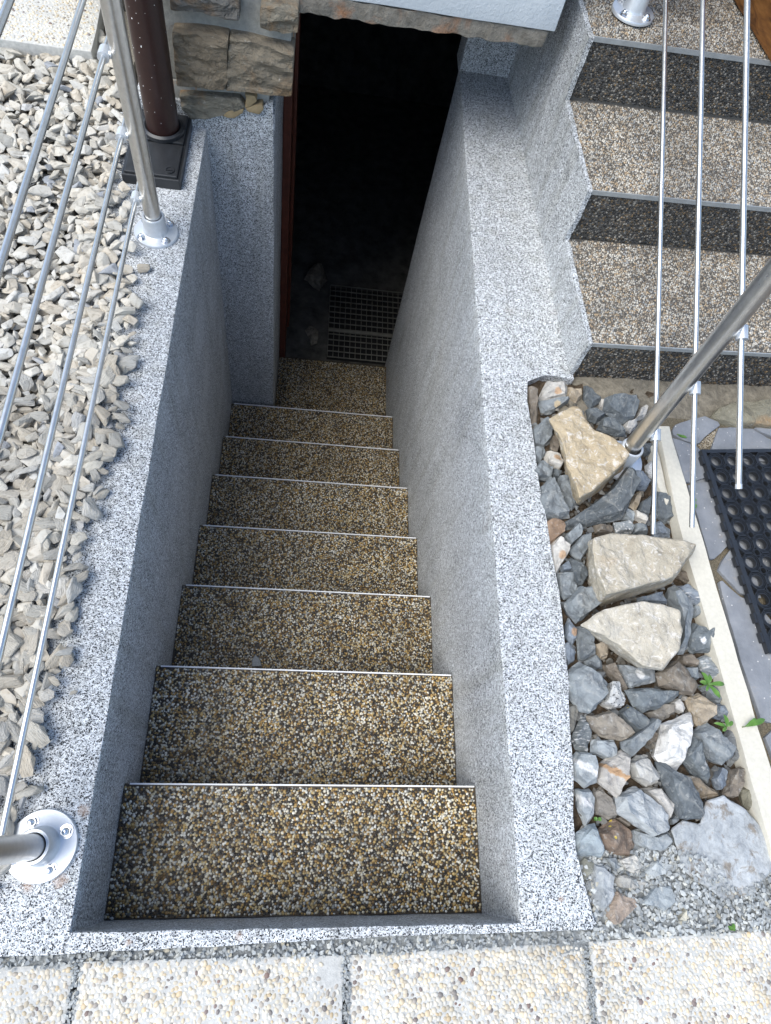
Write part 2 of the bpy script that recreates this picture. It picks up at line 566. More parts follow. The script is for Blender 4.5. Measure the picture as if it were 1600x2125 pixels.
def prism_bm(poly, z0, z1, bm=None):
    bm = bm or bmesh.new()
    a = sum(poly[i][0] * poly[(i + 1) % len(poly)][1] - poly[(i + 1) % len(poly)][0] * poly[i][1] for i in range(len(poly)))
    if a < 0:
        poly = poly[::-1]
    lo = [bm.verts.new((x, y, z0)) for x, y in poly]
    hi = [bm.verts.new((x, y, z1)) for x, y in poly]
    n = len(poly)
    bm.faces.new(hi)
    bm.faces.new(lo[::-1])
    for i in range(n):
        bm.faces.new((lo[i], lo[(i + 1) % n], hi[(i + 1) % n], hi[i]))
    return bm


def bevel(bm, w, seg=2):
    bmesh.ops.bevel(bm, geom=list(bm.edges), offset=w, segments=seg, affect='EDGES', profile=0.6)


def roughen(bm, amp, scale, seed=0.0):
    for v in bm.verts:
        q = Vector(v.co) * scale + Vector((seed, seed * 1.7, -seed))
        v.co += Vector((mnoise.noise(q), mnoise.noise(q + Vector((31, 7, 3))), mnoise.noise(q + Vector((5, 41, 17))))) * amp


def subdiv(bm, maxlen, rounds=6):
    for _ in range(rounds):
        es = [e for e in bm.edges if e.calc_length() > maxlen]
        if not es:
            break
        bmesh.ops.subdivide_edges(bm, edges=es, cuts=1, use_grid_fill=True)


def rough_poly(name, poly, z0, z1, mat, parent=None, bev=0.006, amp=0.002, scale=9, step=0.06, kind=None):
    bm = prism_bm(poly, z0, z1)
    bevel(bm, bev)
    bmesh.ops.triangulate(bm, faces=[f for f in bm.faces if len(f.verts) > 4])
    subdiv(bm, step)
    roughen(bm, amp, scale)
    o = link(name, bm_mesh(name, bm), mat, parent, True, kind)
    o.data.polygons.foreach_set('use_smooth', np.ones(len(o.data.polygons), dtype=bool))
    return o


def box_poly(x0, x1, y0, y1):
    return [(x0, y0), (x1, y0), (x1, y1), (x0, y1)]


def tube_bm(p0, p1, r0, r1=None, n=20, caps=True, bm=None):
    bm = bm or bmesh.new()
    r1 = r0 if r1 is None else r1
    p0, p1 = Vector(p0), Vector(p1)
    d = (p1 - p0).normalized()
    a = d.orthogonal().normalized()
    b = d.cross(a)
    lo, hi = [], []
    for i in range(n):
        t = 2 * math.pi * i / n
        e = a * math.cos(t) + b * math.sin(t)
        lo.append(bm.verts.new(p0 + e * r0))
        hi.append(bm.verts.new(p1 + e * r1))
    for i in range(n):
        f = bm.faces.new((lo[i], lo[(i + 1) % n], hi[(i + 1) % n], hi[i]))
        f.smooth = True
    if caps:
        bm.faces.new(lo[::-1])
        bm.faces.new(hi)
    return bm


def lathe_bm(prof, n=40, c=(0, 0, 0), bm=None, smooth=True):
    """prof: (r, z) pairs from bottom outside to top"""
    bm = bm or bmesh.new()
    rings = []
    for r, z in prof:
        if r < 1e-6:
            rings.append([bm.verts.new((c[0], c[1], c[2] + z))])
        else:
            rings.append([bm.verts.new((c[0] + r * math.cos(2 * math.pi * i / n), c[1] + r * math.sin(2 * math.pi * i / n), c[2] + z)) for i in range(n)])
    for a, b in zip(rings, rings[1:]):
        for i in range(n):
            q = [a[i % len(a)], a[(i + 1) % len(a)], b[(i + 1) % len(b)], b[i % len(b)]]
            u = []
            for v in q:
                if v not in u:
                    u.append(v)
            if len(u) > 2:
                f = bm.faces.new(u)
                f.smooth = smooth
    return bm


def flat_mesh(name, V, F):
    """V: (n,3) float array, F: list of (k,m) int arrays (uniform polygons)"""
    me = bpy.data.meshes.new(name)
    me.vertices.add(len(V))
    me.vertices.foreach_set('co', np.ascontiguousarray(V, dtype=np.float32).ravel())
    loops = np.concatenate([f.ravel() for f in F]).astype(np.int32)
    sizes = np.concatenate([np.full(len(f), f.shape[1]) for f in F]).astype(np.int32)
    starts = np.concatenate([[0], np.cumsum(sizes)[:-1]]).astype(np.int32)
    me.loops.add(len(loops))
    me.loops.foreach_set('vertex_index', loops)
    me.polygons.add(len(sizes))
    me.polygons.foreach_set('loop_start', starts)
    me.polygons.foreach_set('loop_total', sizes)
    me.polygons.foreach_set('use_smooth', np.ones(len(sizes), dtype=bool))
    me.update(calc_edges=True)
    me.validate()
    return me


def hexpoints(lu, lv, sp, jit=0.32):
    nu, nv = int(lu / sp) + 2, int(lv / (sp * 0.866)) + 2
    I, J = np.meshgrid(np.arange(nu), np.arange(nv))
    x = (I + 0.5 * (J % 2)) * sp
    y = J * sp * 0.866
    P = np.stack([x.ravel(), y.ravel()], 1)
    P += rng.uniform(-jit, jit, P.shape) * sp
    k = (P[:, 0] > sp * 0.35) & (P[:, 0] < lu - sp * 0.35) & (P[:, 1] > sp * 0.35) & (P[:, 1] < lv - sp * 0.35)
    return P[k]


def pebbles(name, P, org, U, W, N, r0, r1, mat, parent, hi=False, h=0.55, sink=0.25, asp=(0.62, 1.0)):
    """half-sunk rounded stones at the (u, v) points P of the plane org + u U + v W with normal N"""
    n = len(P)
    org, U, W, N = (np.array(a, dtype=float) for a in (org, U, W, N))
    r = rng.uniform(r0, r1, n)
    a = rng.uniform(asp[0], asp[1], n)
    t = rng.uniform(0, math.pi, n)
    hh = r * h * rng.uniform(0.75, 1.25, n)
    k = 6 if hi else 5
    rings = [(1.0, -sink), (0.93, 0.30), (0.55, 0.86)] if hi else [(1.0, -sink), (0.74, 0.62)]
    vs, nr = [], len(rings)
    for rr, zz in rings:
        for i in range(k):
            an = 2 * math.pi * i / k
            x0 = math.cos(an) * rr
            y0 = math.sin(an) * rr
            x = r * (x0 * np.cos(t) - y0 * a * np.sin(t))
            y = r * (x0 * np.sin(t) + y0 * a * np.cos(t))
            vs.append(np.stack([P[:, 0] + x, P[:, 1] + y, hh * zz], 1))
    vs.append(np.stack([P[:, 0], P[:, 1], hh], 1))
    V = np.stack(vs, 1)
    nv = V.shape[1]
    V = V.reshape(-1, 3)
    V = org + V[:, :1] * U + V[:, 1:2] * W + V[:, 2:3] * N
    base = (np.arange(n) * nv)[:, None]
    quads, tris = [], []
    for q in range(nr - 1):
        for i in range(k):
            j = (i + 1) % k
            quads.append(base + np.array([[q * k + i, q * k + j, q * k + k + j, q * k + k + i]]))
    for i in range(k):
        j = (i + 1) % k
        tris.append(base + np.array([[(nr - 1) * k + i, (nr - 1) * k + j, nr * k]]))
    F = [np.concatenate(quads)] if quads else []
    F.append(np.concatenate(tris))
    me = flat_mesh(name, V, F)
    return link(name, me, mat, parent, False, 'stuff')


def in_poly(pt, poly):
    x, y = pt
    c = False
    j = len(poly) - 1
    for i in range(len(poly)):
        xi, yi = poly[i]
        xj, yj = poly[j]
        if (yi > y) != (yj > y) and x < (xj - xi) * (y - yi) / (yj - yi) + xi:
            c = not c
        j = i
    return c


# ------------------------------------------------------------------ setting: ground
xs = [-30, -0.6, -0.24, 0.90, 1.6, 30]
ys = [-30, -0.168, 2.5, 5.0, 40]
gv, gf = [], []
for i in range(5):
    for j in range(4):
        if (i == 2 and j == 1) or (i in (1, 2, 3) and j == 2):
            continue
        b = len(gv)
        gv += [(xs[i], ys[j], -0.06), (xs[i + 1], ys[j], -0.06), (xs[i + 1], ys[j + 1], -0.06), (xs[i], ys[j + 1], -0.06)]
        gf.append((b, b + 1, b + 2, b + 3))
struct(link('ground', pyd('ground', gv, gf), 'ground'))

# soil under the rocks, a lumpy sheet
bm = bmesh.new()
sx0, sx1, sy0, sy1 = 0.88, 1.40, -0.20, 1.19
nx, ny = 40, 96
grid = [[bm.verts.new((sx0 + (sx1 - sx0) * i / nx, sy0 + (sy1 - sy0) * j / ny,
                       -0.032 + 0.012 * mnoise.noise(Vector((i * 0.35, j * 0.35, 0))) + 0.007 * mnoise.noise(Vector((i * 1.1, j * 1.1, 4)))))
         for i in range(nx + 1)] for j in range(ny + 1)]
for j in range(ny):
    for i in range(nx):
        bm.faces.new((grid[j][i], grid[j][i + 1], grid[j + 1][i + 1], grid[j + 1][i]))
struct(link('soil_bed', bm_mesh('soil_bed', bm), 'soil', None, True))

# ------------------------------------------------------------------ stairwell walls in speckled plaster
W = 0.82
HY = 1.965           # house face
DY = 2.45            # door plane
well = empty('stairwell_wall', (0, 0, 0))
tag(well, 'white and black speckled plaster walls lining the sunken stairwell', 'wall')
rough_poly('retaining_wall', box_poly(-0.26, 0.0, -0.172, HY + 0.02), -1.9, 0.0, 'speckle', well, 0.005, 0.0022, 7, 0.07)
YS1, YS3 = 1.174, 2.45
outer = [(0.976, -0.150)] + [B(u, v) for u, v in ((1212, 1850), (1195, 1760), (1188, 1690), (1190, 1600), (1178, 1500), (1183, 1420), (1172, 1330), (1160, 1230), (1146, 1150), (1135, 1080),
                                               (1118, 1000), (1105, 900), (1094, 830), (1091, 790))]
rp = [(W, -0.158), (W, DY + 0.02), (1.06, DY + 0.02), (1.03, 1.95), (1.09, 1.15), (1.0, 1.16)] + outer[::-1]
rough_poly('retaining_wall', rp, -1.9, 0.0, 'speckle', well, 0.005, 0.0022, 7, 0.07)
fr = [B(u, v) for u, v in ((-60, 1990), (0, 1987), (200, 1976), (360, 1968), (520, 1960), (690, 1949), (860, 1941), (1040, 1936), (1150, 1933), (1232, 1931))]
bm = prism_bm([(-0.26, -0.179), (-0.26, -0.144), (0.972, -0.144)] + fr[:0:-1], -0.60, -0.0015)
for v in bm.verts:
    if v.co.z < -0.3:
        v.co.y -= 0.028
bevel(bm, 0.004)
bmesh.ops.triangulate(bm, faces=[f for f in bm.faces if len(f.verts) > 4])
subdiv(bm, 0.06)
roughen(bm, 0.002, 14)
link('front_rim', bm_mesh('front_rim', bm), 'speckle', well, True)
RX = 0.205
rough_poly('return_wall', [(-0.2, HY), (RX, HY), (RX, DY), (-0.2, DY)], -1.9, 0.075, 'speckle', well, 0.006, 0.003, 9, 0.06)
# ragged upper edge of the plaster against the stone
bm = bmesh.new()
edge = [(-0.05, 0.026), (0.0, 0.04), (0.04, 0.052), (0.075, 0.068), (0.10, 0.060), (0.125, 0.088), (0.15, 0.078), (0.18, 0.098), (RX - 0.004, 0.112)]
lo = [bm.verts.new((x, HY + 0.004, -0.16)) for x, z in edge]
hi = [bm.verts.new((x, HY - 0.005, z + 0.006)) for x, z in edge]
hb = [bm.verts.new((x, HY + 0.06, z + 0.008)) for x, z in edge]
for i in range(len(edge) - 1):
    bm.faces.new((lo[i], lo[i + 1], hi[i + 1], hi[i]))
    bm.faces.new((hi[i], hi[i + 1], hb[i + 1], hb[i]))
link('plaster_lip', bm_mesh('plaster_lip', bm), 'speckle', well)
rough_poly('jamb_wall', [(W + 0.001, DY), (1.08, DY), (1.08, DY + 0.12), (W + 0.001, DY + 0.12)], -0.02, 0.5, 'speckle', well, 0.004, 0.002, 9, 0.07)

# ------------------------------------------------------------------ cellar stairs
NOSE = [(0.112, -0.262), (0.414, -0.443), (0.725, -0.690), (1.027, -0.902), (1.328, -1.073), (1.633, -1.276), (1.934, -1.457), (2.425, -1.685)]
stairs = empty('cellar_stairs', (0.41, 0, -0.3))
tag(stairs, 'steps of brown resin-bound pebbles going down to the dark cellar door', 'stairs')
off = Vector((-0.41, 0, 0.3))


def reparent(o, par, offset):
    o.location = o.location + offset


py = -0.157
SPAN = []
for i, (ny_, nz) in enumerate(NOSE):
    x0, x1 = (0.001, W - 0.001) if i < 7 else (RX + 0.001, W - 0.001)
    y0 = py + 0.002
    zb = nz - 0.32
    bm = box_bm(x0, x1, y0, ny_ - 0.002, zb, nz - 0.004)
    st = link('step', bm_mesh('step', bm), 'resin', stairs)
    st.location = off
    lu, lv = x1 - x0, ny_ - y0 - 0.005
    sp = 0.0056 if i < 5 else 0.0060
    pb = pebbles('pebble_layer', hexpoints(lu, lv, sp), (x0, y0, nz - 0.0035), (1, 0, 0), (0, 1, 0), (0, 0, 1), 0.0025, 0.0044, 'pebble', st, i < 2, 0.6)
    if i < 7:
        bm = box_bm(x0 + 0.012, x1 - 0.004, ny_ - 0.0045, ny_ - 0.0012, nz - 0.03, nz + 0.0012)
        for v in bm.verts:
            v.co.z += 0.0006 * mnoise.noise(v.co * 9)
        link('nosing_strip', bm_mesh('nosing_strip', bm), 'nosing', st)
    SPAN.append((x0, x1, y0, ny_, nz))
    py = ny_

# ------------------------------------------------------------------ entrance stairs on the other side
YAW = math.radians(-3.5)
EU = Vector((math.cos(0.055), math.sin(0.055), 0))        # along the nosings
EV = Vector((-math.sin(0.058), math.cos(0.058), 0))       # going in
ent = empty('entrance_stairs', (1.075, 1.174, -0.03))
tag(ent, 'three grey-brown pebble steps climbing to the landing at the upper right', 'stairs')
eoff = -Vector(ent.location)
NE = [(Vector((1.075, 1.174, 0)), 0.125, -0.035), (Vector((1.051, 1.548, 0)), 0.285, 0.12), (Vector((1.029, 1.919, 0)), 0.454, 0.285)]
WE = 0.95
for i, (p0, zt, zb) in enumerate(NE):
    dep = (NE[i + 1][0] - p0).length if i < 2 else 1.0
    bm = bmesh.new()
    c0, c1 = p0 + EV * 0.004 + EU * 0.010, p0 + EU * WE + EV * 0.004
    poly = [c0[:2], c1[:2], (c1 + EV * (dep + 0.05))[:2], (c0 + EV * (dep + 0.05))[:2]]
    bm = prism_bm([tuple(q) for q in poly], -0.3, zt - 0.004)
    st = link('step', bm_mesh('step', bm), 'step_concrete', ent)
    st.location = eoff
    sp = 0.0064
    vis = 0.74
    pebbles('pebble_layer', hexpoints(vis, dep if i < 2 else 0.36, sp), tuple(p0 + EU * 0.010 + Vector((0, 0, zt - 0.0035))), tuple(EU), tuple(EV), (0, 0, 1), 0.0026, 0.0046, 'pebble_grey', st, False, 0.6)
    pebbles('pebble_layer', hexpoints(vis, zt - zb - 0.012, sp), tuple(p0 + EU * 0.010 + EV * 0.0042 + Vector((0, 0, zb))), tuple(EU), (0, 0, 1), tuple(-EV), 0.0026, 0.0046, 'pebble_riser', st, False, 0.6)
    a = p0 + EU * 0.004 - EV * 0.002
    b = a + EU * WE
    bm = bmesh.new()
    pts = [a, b, b + EV * 0.003, a + EV * 0.003]
    prism_bm([tuple(q[:2]) for q in pts], zt - 0.011, zt + 0.002, bm)
    link('nosing_strip', bm_mesh('nosing_strip', bm), 'nosing_grey', st)
# plastered side of these stairs, its stepped top following the treads
S0 = Vector((1.075, 1.174, 0))
SD = Vector((-0.0605, 0.998, 0)).normalized()
SN = Vector((-SD.y, SD.x, 0))
for s0_, s1_, zt_ in ((-0.006, 0.366, 0.127), (0.3665, 0.738, 0.287), (0.7385, 1.35, 0.456)):
    poly = [tuple((S0 + SD * a_ - SN * b_)[:2]) for a_, b_ in ((s0_, 0), (s1_, 0), (s1_, 0.0135), (s0_, 0.0135))]
    bm = prism_bm(poly, -0.06, zt_)
    subdiv(bm, 0.04)
    roughen(bm, 0.0040, 22)
    o = link('side_plaster', bm_mesh('side_plaster', bm), 'speckle', ent)
    o.location = eoff
# footing under the first riser
fp = [(1.04, 1.04), (1.12, 1.02), (1.20, 1.035), (1.30, 1.00), (1.40, 1.03), (1.47, 1.06), (1.9, 1.08), (1.9, 1.30), (1.04, 1.25)]
o = rough_poly('footing', fp, -0.12, -0.026, 'footing', ent, 0.008, 0.010, 18, 0.035)
o.location = eoff
bs = [B(u, v, 0.0) for u, v in ((1478, 862), (1490, 850), (1512, 836), (1600, 832), (1680, 836), (1680, 885), (1600, 888), (1560, 884), (1530, 884), (1500, 876))]
o = rough_poly('footing_stone', bs, -0.10, 0.012, 'masonry', ent, 0.014, 0.010, 25, 0.03)
o.location = eoff
o.color = (0.25, 0.23, 0.17, 1)

# ------------------------------------------------------------------ house
house = empty('house_wall', (0.1, HY, 0))
tag(house, 'old stone house wall with white render above the cellar opening', 'wall')
ho = -Vector(house.location)


def hp(o):
    o.location = ho
    return o


hp(rough_poly('mortar_wall', box_poly(-0.17, 0.190, HY + 0.010, 2.3), 0.02, 0.128, 'mortar', house, 0.006, 0.004, 14, 0.06))
hp(rough_poly('mortar_wall', box_poly(-0.17, 0.249, HY + 0.013, 2.43), 0.130, 0.406, 'mortar', house, 0.006, 0.004, 14, 0.06))
hp(rough_poly('rendered_wall_and_blocker', [(-0.17, HY - 0.004), (0.962, HY + 0.034), (0.962, 2.44), (-0.17, 2.44)], 0.408, 2.7, 'facade', house, 0.004, 0.002, 6, 0.09))
hp(rough_poly('lintel_and_blocker', [(0.235, HY + 0.012), (0.6, HY + 0.026), (0.945, HY + 0.040), (0.925, 2.40), (0.235, 2.40)], 0.360, 0.404, 'lintel_and_blocker', house, 0.003, 0.006, 40, 0.020))
STONES = [
    ([(60, -60), (700, -60), (700, 180), (560, 168), (430, 112), (270, 97), (60, 85)], (0.19, 0.18, 0.16), 0.030),
    ([(890, 55), (1050, 45), (1245, 62), (1238, 290), (1100, 300), (980, 275), (888, 250)], (0.25, 0.225, 0.175), 0.028),
    ([(75, 285), (300, 290), (480, 315), (600, 340), (585, 560), (600, 720), (560, 812), (330, 790), (120, 775)], (0.25, 0.205, 0.145), 0.034),
    ([(605, 342), (800, 372), (1000, 420), (1205, 470), (1190, 700), (1180, 882), (1010, 872), (900, 852), (720, 830), (566, 812), (606, 700), (592, 540)], (0.27, 0.23, 0.17), 0.032),
    ([(140, 870), (400, 880), (700, 905), (760, 985), (620, 1040), (420, 1085), (250, 1105), (165, 1000)], (0.25, 0.23, 0.18), 0.016),
]
for k, (pl, colr, prot) in enumerate(STONES):
    poly = [BY(340 + x * 0.225, y * 0.225, HY - prot * 0.7) for x, y in pl]
    bm = bmesh.new()
    prism_bm(poly, 0, 1, bm)
    for v in bm.verts:
        x, z, d = v.co
        v.co = (x, HY + 0.04 - d * (0.04 + prot), z)
    bevel(bm, 0.006, 2)
    bmesh.ops.triangulate(bm, faces=[f for f in bm.faces if len(f.verts) > 4])
    subdiv(bm, 0.014)
    for v in bm.verts:
        q = Vector((v.co.x * 16, 0, v.co.z * 34)) + Vector((k * 9, 0, 0))
        h = mnoise.fractal(q, 0.9, 2.1, 4)
        st = math.floor((v.co.z * 1.0 + 0.02 * mnoise.noise(Vector((v.co.x * 14, k, v.co.z * 10)))) * 38)
        h2 = mnoise.noise(Vector((st * 3.1, k * 2.0, v.co.x * 6)))
        front = max(0.0, (HY + 0.012 - v.co.y) / 0.04)
        v.co.y -= (h * 0.010 + h2 * 0.008) * min(front, 1.0)
    o = hp(link('stone', bm_mesh('stone', bm), 'masonry', house))
    o.color = (*colr, 1)
# ochre mortar smears at the foot of the stone
for pl in ([(540, 1060), (620, 1010), (740, 995), (730, 1040), (650, 1088), (580, 1085)], [(750, 1000), (830, 968), (910, 960), (920, 1010), (880, 1055), (780, 1030)], [(745, 865), (840, 880), (860, 930), (800, 980), (740, 995), (770, 930)]):
    poly = [BY(340 + x * 0.225, y * 0.225, HY - 0.012) for x, y in pl]
    bm = prism_bm(poly, 0, 1)
    for v in bm.verts:
        x, z, d = v.co
        v.co = (x, HY + 0.03 - d * 0.045, z)
    bevel(bm, 0.004, 2)
    hp(link('mortar_smear', bm_mesh('mortar_smear', bm), 'ochre', house, True))

hp(rough_poly('rendered_wall_and_blocker', box_poly(0.9625, 1.10, 2.16, 2.44), 0.462, 2.7, 'facade', house, 0.004, 0.002, 6, 0.09))  # unseen block added to keep light out of the jamb pocket
hp(rough_poly('lintel_and_blocker', box_poly(0.93, 1.012, 2.16, 2.40), 0.34, 0.458, 'lintel_and_blocker', house, 0.004, 0.004, 35, 0.04))  # closure piece added beside the real lintel, darkens the jamb pocket

# cellar room: floor, walls, ceiling as one closed shell seen from inside
ZF = -1.73
CY = DY + 0.06
bm = box_bm(-0.55, 1.55, CY, 4.9, ZF, 0.20)
ff = [f for f in bm.faces if abs(f.calc_center_median().y - CY) < 1e-4]
bmesh.ops.delete(bm, geom=ff, context='FACES')
for x0, x1, z0, z1 in ((-0.55, 0.19, ZF, 0.20), (W + 0.02, 1.55, ZF, 0.20)):
    vs = [bm.verts.new(q) for q in ((x0, CY, z0), (x1, CY, z0), (x1, CY, z1), (x0, CY, z1))]
    bm.faces.new(vs)
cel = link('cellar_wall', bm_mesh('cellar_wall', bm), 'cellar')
struct(cel)
struct(link('cellar_threshold', bm_mesh('cellar_threshold', box_bm(RX + 0.034, W - 0.001, 2.4265, CY + 0.01, ZF - 0.15, ZF + 0.0012)), 'cellar'))
# roof slab of the house over the cellar, keeps daylight out
hp(link('upper_floor', bm_mesh('upper_floor', box_bm(-0.6, 1.02, 2.46, 5.0, 0.24, 2.6)), 'facade', house))

# door frame and door leaf, red-brown
door = empty('cellar_door', (0.21, DY, ZF))
tag(door, 'dark red-brown cellar door standing open inside the left jamb', 'door')
do = -Vector(door.location)
for name, b in (('door_frame', (0.2065, 0.238, DY - 0.03, DY + 0.05, ZF, 0.2)), ('door_leaf', (0.200, 0.236, DY + 0.065, DY + 0.72, ZF + 0.02, 0.18))):
    bm = box_bm(*b)
    bevel(bm, 0.003)
    o = link(name, bm_mesh(name, bm), 'door', door)
    o.location = do
bm = box_bm(0.2365, 0.250, DY + 0.14, DY + 0.22, ZF + 0.1, 0.1)
bevel(bm, 0.003)
o = link('batten', bm_mesh('batten', bm), 'door', door)
o.location = do

# floor grate
gr = empty('floor_grate', (0.65, 2.75, ZF))
tag(gr, 'rusty steel grid let into the cellar floor behind the last step', 'grate')
gx0, gx1, gy0, gy1 = 0.478, 0.93, 2.470, 3.010
go = -Vector(gr.location)
n = 0
y = gy0
while y <= gy1 + 1e-6:
    me = bm_mesh('bearing_bar', box_bm(gx0, gx1, y - 0.0022, y + 0.0022, ZF + 0.020, ZF + 0.026))
    o = link('bearing_bar', me, 'grate', gr)
    o.location = go
    y += (gy1 - gy0) / 13
    n += 1
for i in range(15):
    x = gx0 + (gx1 - gx0) * i / 14
    o = link('cross_bar', bm_mesh('cross_bar', box_bm(x - 0.0014, x + 0.0014, gy0, gy1, ZF + 0.016, ZF + 0.0195)), 'grate', gr)
    o.location = go
o = link('center_bar', bm_mesh('center_bar', box_bm(gx0, gx1, 2.655, 2.672, ZF + 0.020, ZF + 0.0275)), 'grate', gr)
o.name = 'flat_bar'
o.location = go
o = link('pit_shade', bm_mesh('pit_shade', box_bm(gx0 - 0.002, gx1, gy0 - 0.004, gy1, ZF + 0.001, ZF + 0.003)), 'void', gr)  # thin black sheet on the floor, painted darkness under the bars
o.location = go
# rubble on the cellar floor
for k, (x, y, s, lab) in enumerate(((0.39, 3.02, 0.075, 'pale plaster lump on the cellar floor beside the open door'), (0.38, 2.62, 0.05, 'flat mortar fragment on the cellar floor left of the grate'))):
    bm = bmesh.new()
    for _ in range(16):
        v = Vector((rng.normal(), rng.normal(), rng.normal())).normalized()
        bm.verts.new((v.x * s, v.y * s * 1.5, v.z * s * (0.9 if k == 0 else 0.25)))
    bmesh.ops.convex_hull(bm, input=bm.verts)
    bmesh.ops.delete(bm, geom=[v for v in bm.verts if not v.link_faces], context='VERTS')
    subdiv(bm, 0.02)
    roughen(bm, 0.012, 30, k)
    o = link('rubble_lump', bm_mesh('rubble_lump', bm), 'footing')
    o.location = (x, y, ZF + s * (0.7 if k == 0 else 0.2))
    tag(o, lab, 'rubble')

# ------------------------------------------------------------------ downpipe and drain gully
pipe = empty('downpipe', (-0.112, 1.880, 0.05))
tag(pipe, 'dark brown round rainwater downpipe with white paint flecks at the house corner', 'pipe')
bm = lathe_bm([(0.046, 0.0), (0.046, 2.6)], 36)
link('pipe', bm_mesh('pipe', bm), 'pipe', pipe)
bm = lathe_bm([(0.0500, 0.62), (0.0510, 0.625), (0.0510, 0.70), (0.0465, 0.705)], 36)
link('socket', bm_mesh('socket', bm), 'pipe', pipe)
fm = pyd('paint_fleck', [(0, 0, 0), (0.0018, 0, 0.0006), (0.0022, 0, 0.0032), (0.0004, 0, 0.0038), (-0.0008, 0, 0.002)], [(0, 1, 2, 3, 4)])
fm.materials.append(M['paint'])
for k in range(34):
    an = rnd.uniform(-2.9, 0.1)
    z = rnd.uniform(0.02, 0.52) ** 1.0
    s = rnd.choice((0.4, 0.5, 0.6, 0.7, 1.0))
    o = bpy.data.objects.new('paint_fleck', fm)
    COL.objects.link(o)
    o.parent = pipe
    o.location = (0.0464 * math.cos(an), 0.0464 * math.sin(an), z)
    o.rotation_euler = (0, 0, an + math.pi / 2)
    o.scale = (s, s, s * rnd.uniform(0.7, 1.6))

gul = empty('drain_gully', (-0.125, 1.82, 0))
tag(gul, 'black plastic drain gully box under the brown downpipe', 'drain')
bm = box_bm(-0.078, 0.083, -0.135, 0.142, -0.04, 0.030)
bevel(bm, 0.004)
link('box', bm_mesh('box', bm), 'plastic', gul)
bm = box_bm(-0.070, 0.075, -0.128, 0.005, 0.030, 0.037)
bevel(bm, 0.003)
lid = link('lid', bm_mesh('lid', bm), 'plastic', gul)
bm = box_bm(-0.070, 0.075, 0.010, 0.134, 0.030, 0.040)
bevel(bm, 0.003)
link('inlet_plate', bm_mesh('inlet_plate', bm), 'plastic', gul)
bm = lathe_bm([(0.060, 0.038), (0.060, 0.050), (0.052, 0.054), (0.047, 0.050)], 36, (0.013, 0.06, 0))
link('pipe_collar', bm_mesh('pipe_collar', bm), 'plastic', gul)
bm = lathe_bm([(0.013, 0.036), (0.013, 0.040), (0.010, 0.040), (0.010, 0.0375), (0, 0.0375)], 24, (0.052, -0.105, 0))
box_bm(0.044, 0.060, -0.1065, -0.1035, 0.0375, 0.0402, bm)
link('lock_cap', bm_mesh('lock_cap', bm), 'plastic', lid)


# ------------------------------------------------------------------ railings
def flange(parent, c, r=0.059, ang0=0.6, collar=0.062, name='base_flange'):
    x, y, z = c
    bm = lathe_bm([(r, 0.0), (r, 0.0065), (r - 0.0015, 0.0085), (0.040, 0.0100), (0.0335, 0.013), (0.0305, 0.020), (0.0295, collar - 0.003), (0.0280, collar), (0.0232, collar), (0.0225, collar - 0.002)], 56, (x, y, z))
    fl = link(name, bm_mesh(name, bm), 'galv', parent)
    for k in range(4):
        a = ang0 + k * math.pi / 2
        bx, by = x + 0.0455 * math.cos(a), y + 0.0455 * math.sin(a)
        bm = lathe_bm([(0.0125, 0.0085), (0.0125, 0.0105), (0.0085, 0.0108)], 28, (bx, by, z))
        hexr = 0.0092
        ring0 = [bm.verts.new((bx + hexr * math.cos(a + math.pi / 3 * i), by + hexr * math.sin(a + math.pi / 3 * i), z + 0.0106)) for i in range(6)]
        ring1 = [bm.verts.new((bx + hexr * math.cos(a + math.pi / 3 * i), by + hexr * math.sin(a + math.pi / 3 * i), z + 0.0158)) for i in range(6)]
        for i in range(6):
            bm.faces.new((ring0[i], ring0[(i + 1) % 6], ring1[(i + 1) % 6], ring1[i]))
        bm.faces.new(ring1)
        lathe_bm([(0.0066, 0.0156), (0.0062, 0.0185), (0.0040, 0.0208), (0, 0.0215)], 16, (bx, by, z), bm)
        link('bolt', bm_mesh('bolt', bm), 'bolt', fl)
    return fl


def bracket(parent, p, q, rod_dir, r=0.0125, half=0.014):
    """rod holder: a short sleeve round the rod at q and a stub to the post surface at p"""
    p, q, rod_dir = Vector(p), Vector(q), Vector(rod_dir).normalized()
    bm = tube_bm(q - rod_dir * half, q + rod_dir * half, r, r, 24)
    d = (p - q).normalized()
    tube_bm(q + d * (r * 0.6), p, 0.0075, 0.0085, 16, True, bm)
    return link('rod_bracket', bm_mesh('rod_bracket', bm), 'galv', parent)


rail = empty('railing', (-0.08, 0.75, 0))
tag(rail, 'stainless steel tube railing with thin rods beside the pale gravel', 'railing')
ro = -Vector(rail.location)
posts = [(-0.086, 1.508), (-0.073, -0.008)]
RZ = [0.111, 0.291, 0.477, 0.612, 0.790]
rx_far, rx_near = -0.121, -0.109
for (px, py_) in posts:
    bm = tube_bm((px, py_, 0.004), (px, py_, 1.0), 0.0212, 0.0212, 36)
    po = link('post', bm_mesh('post', bm), 'steel', rail)
    po.location = ro
    flange(po, (px, py_, 0.0), 0.0590 if py_ > 1 else 0.0615, 0.75 if py_ > 1 else 0.55)
    rx = rx_far if py_ > 1 else rx_near
    for z in RZ:
        bracket(po, (px - 0.018, py_, z), (rx, py_, z), (0, 1, 0))
for z in RZ:
    d = Vector((rx_far - rx_near, 1.516, 0)).normalized()
    a, b = Vector((rx_near, -0.008, z)) - d * 0.05, Vector((rx_far, 1.508, z)) + d * 0.06
    o = link('rod', bm_mesh('rod', tube_bm(a, b, 0.006, 0.006, 16)), 'steel', rail)
    o.location = ro
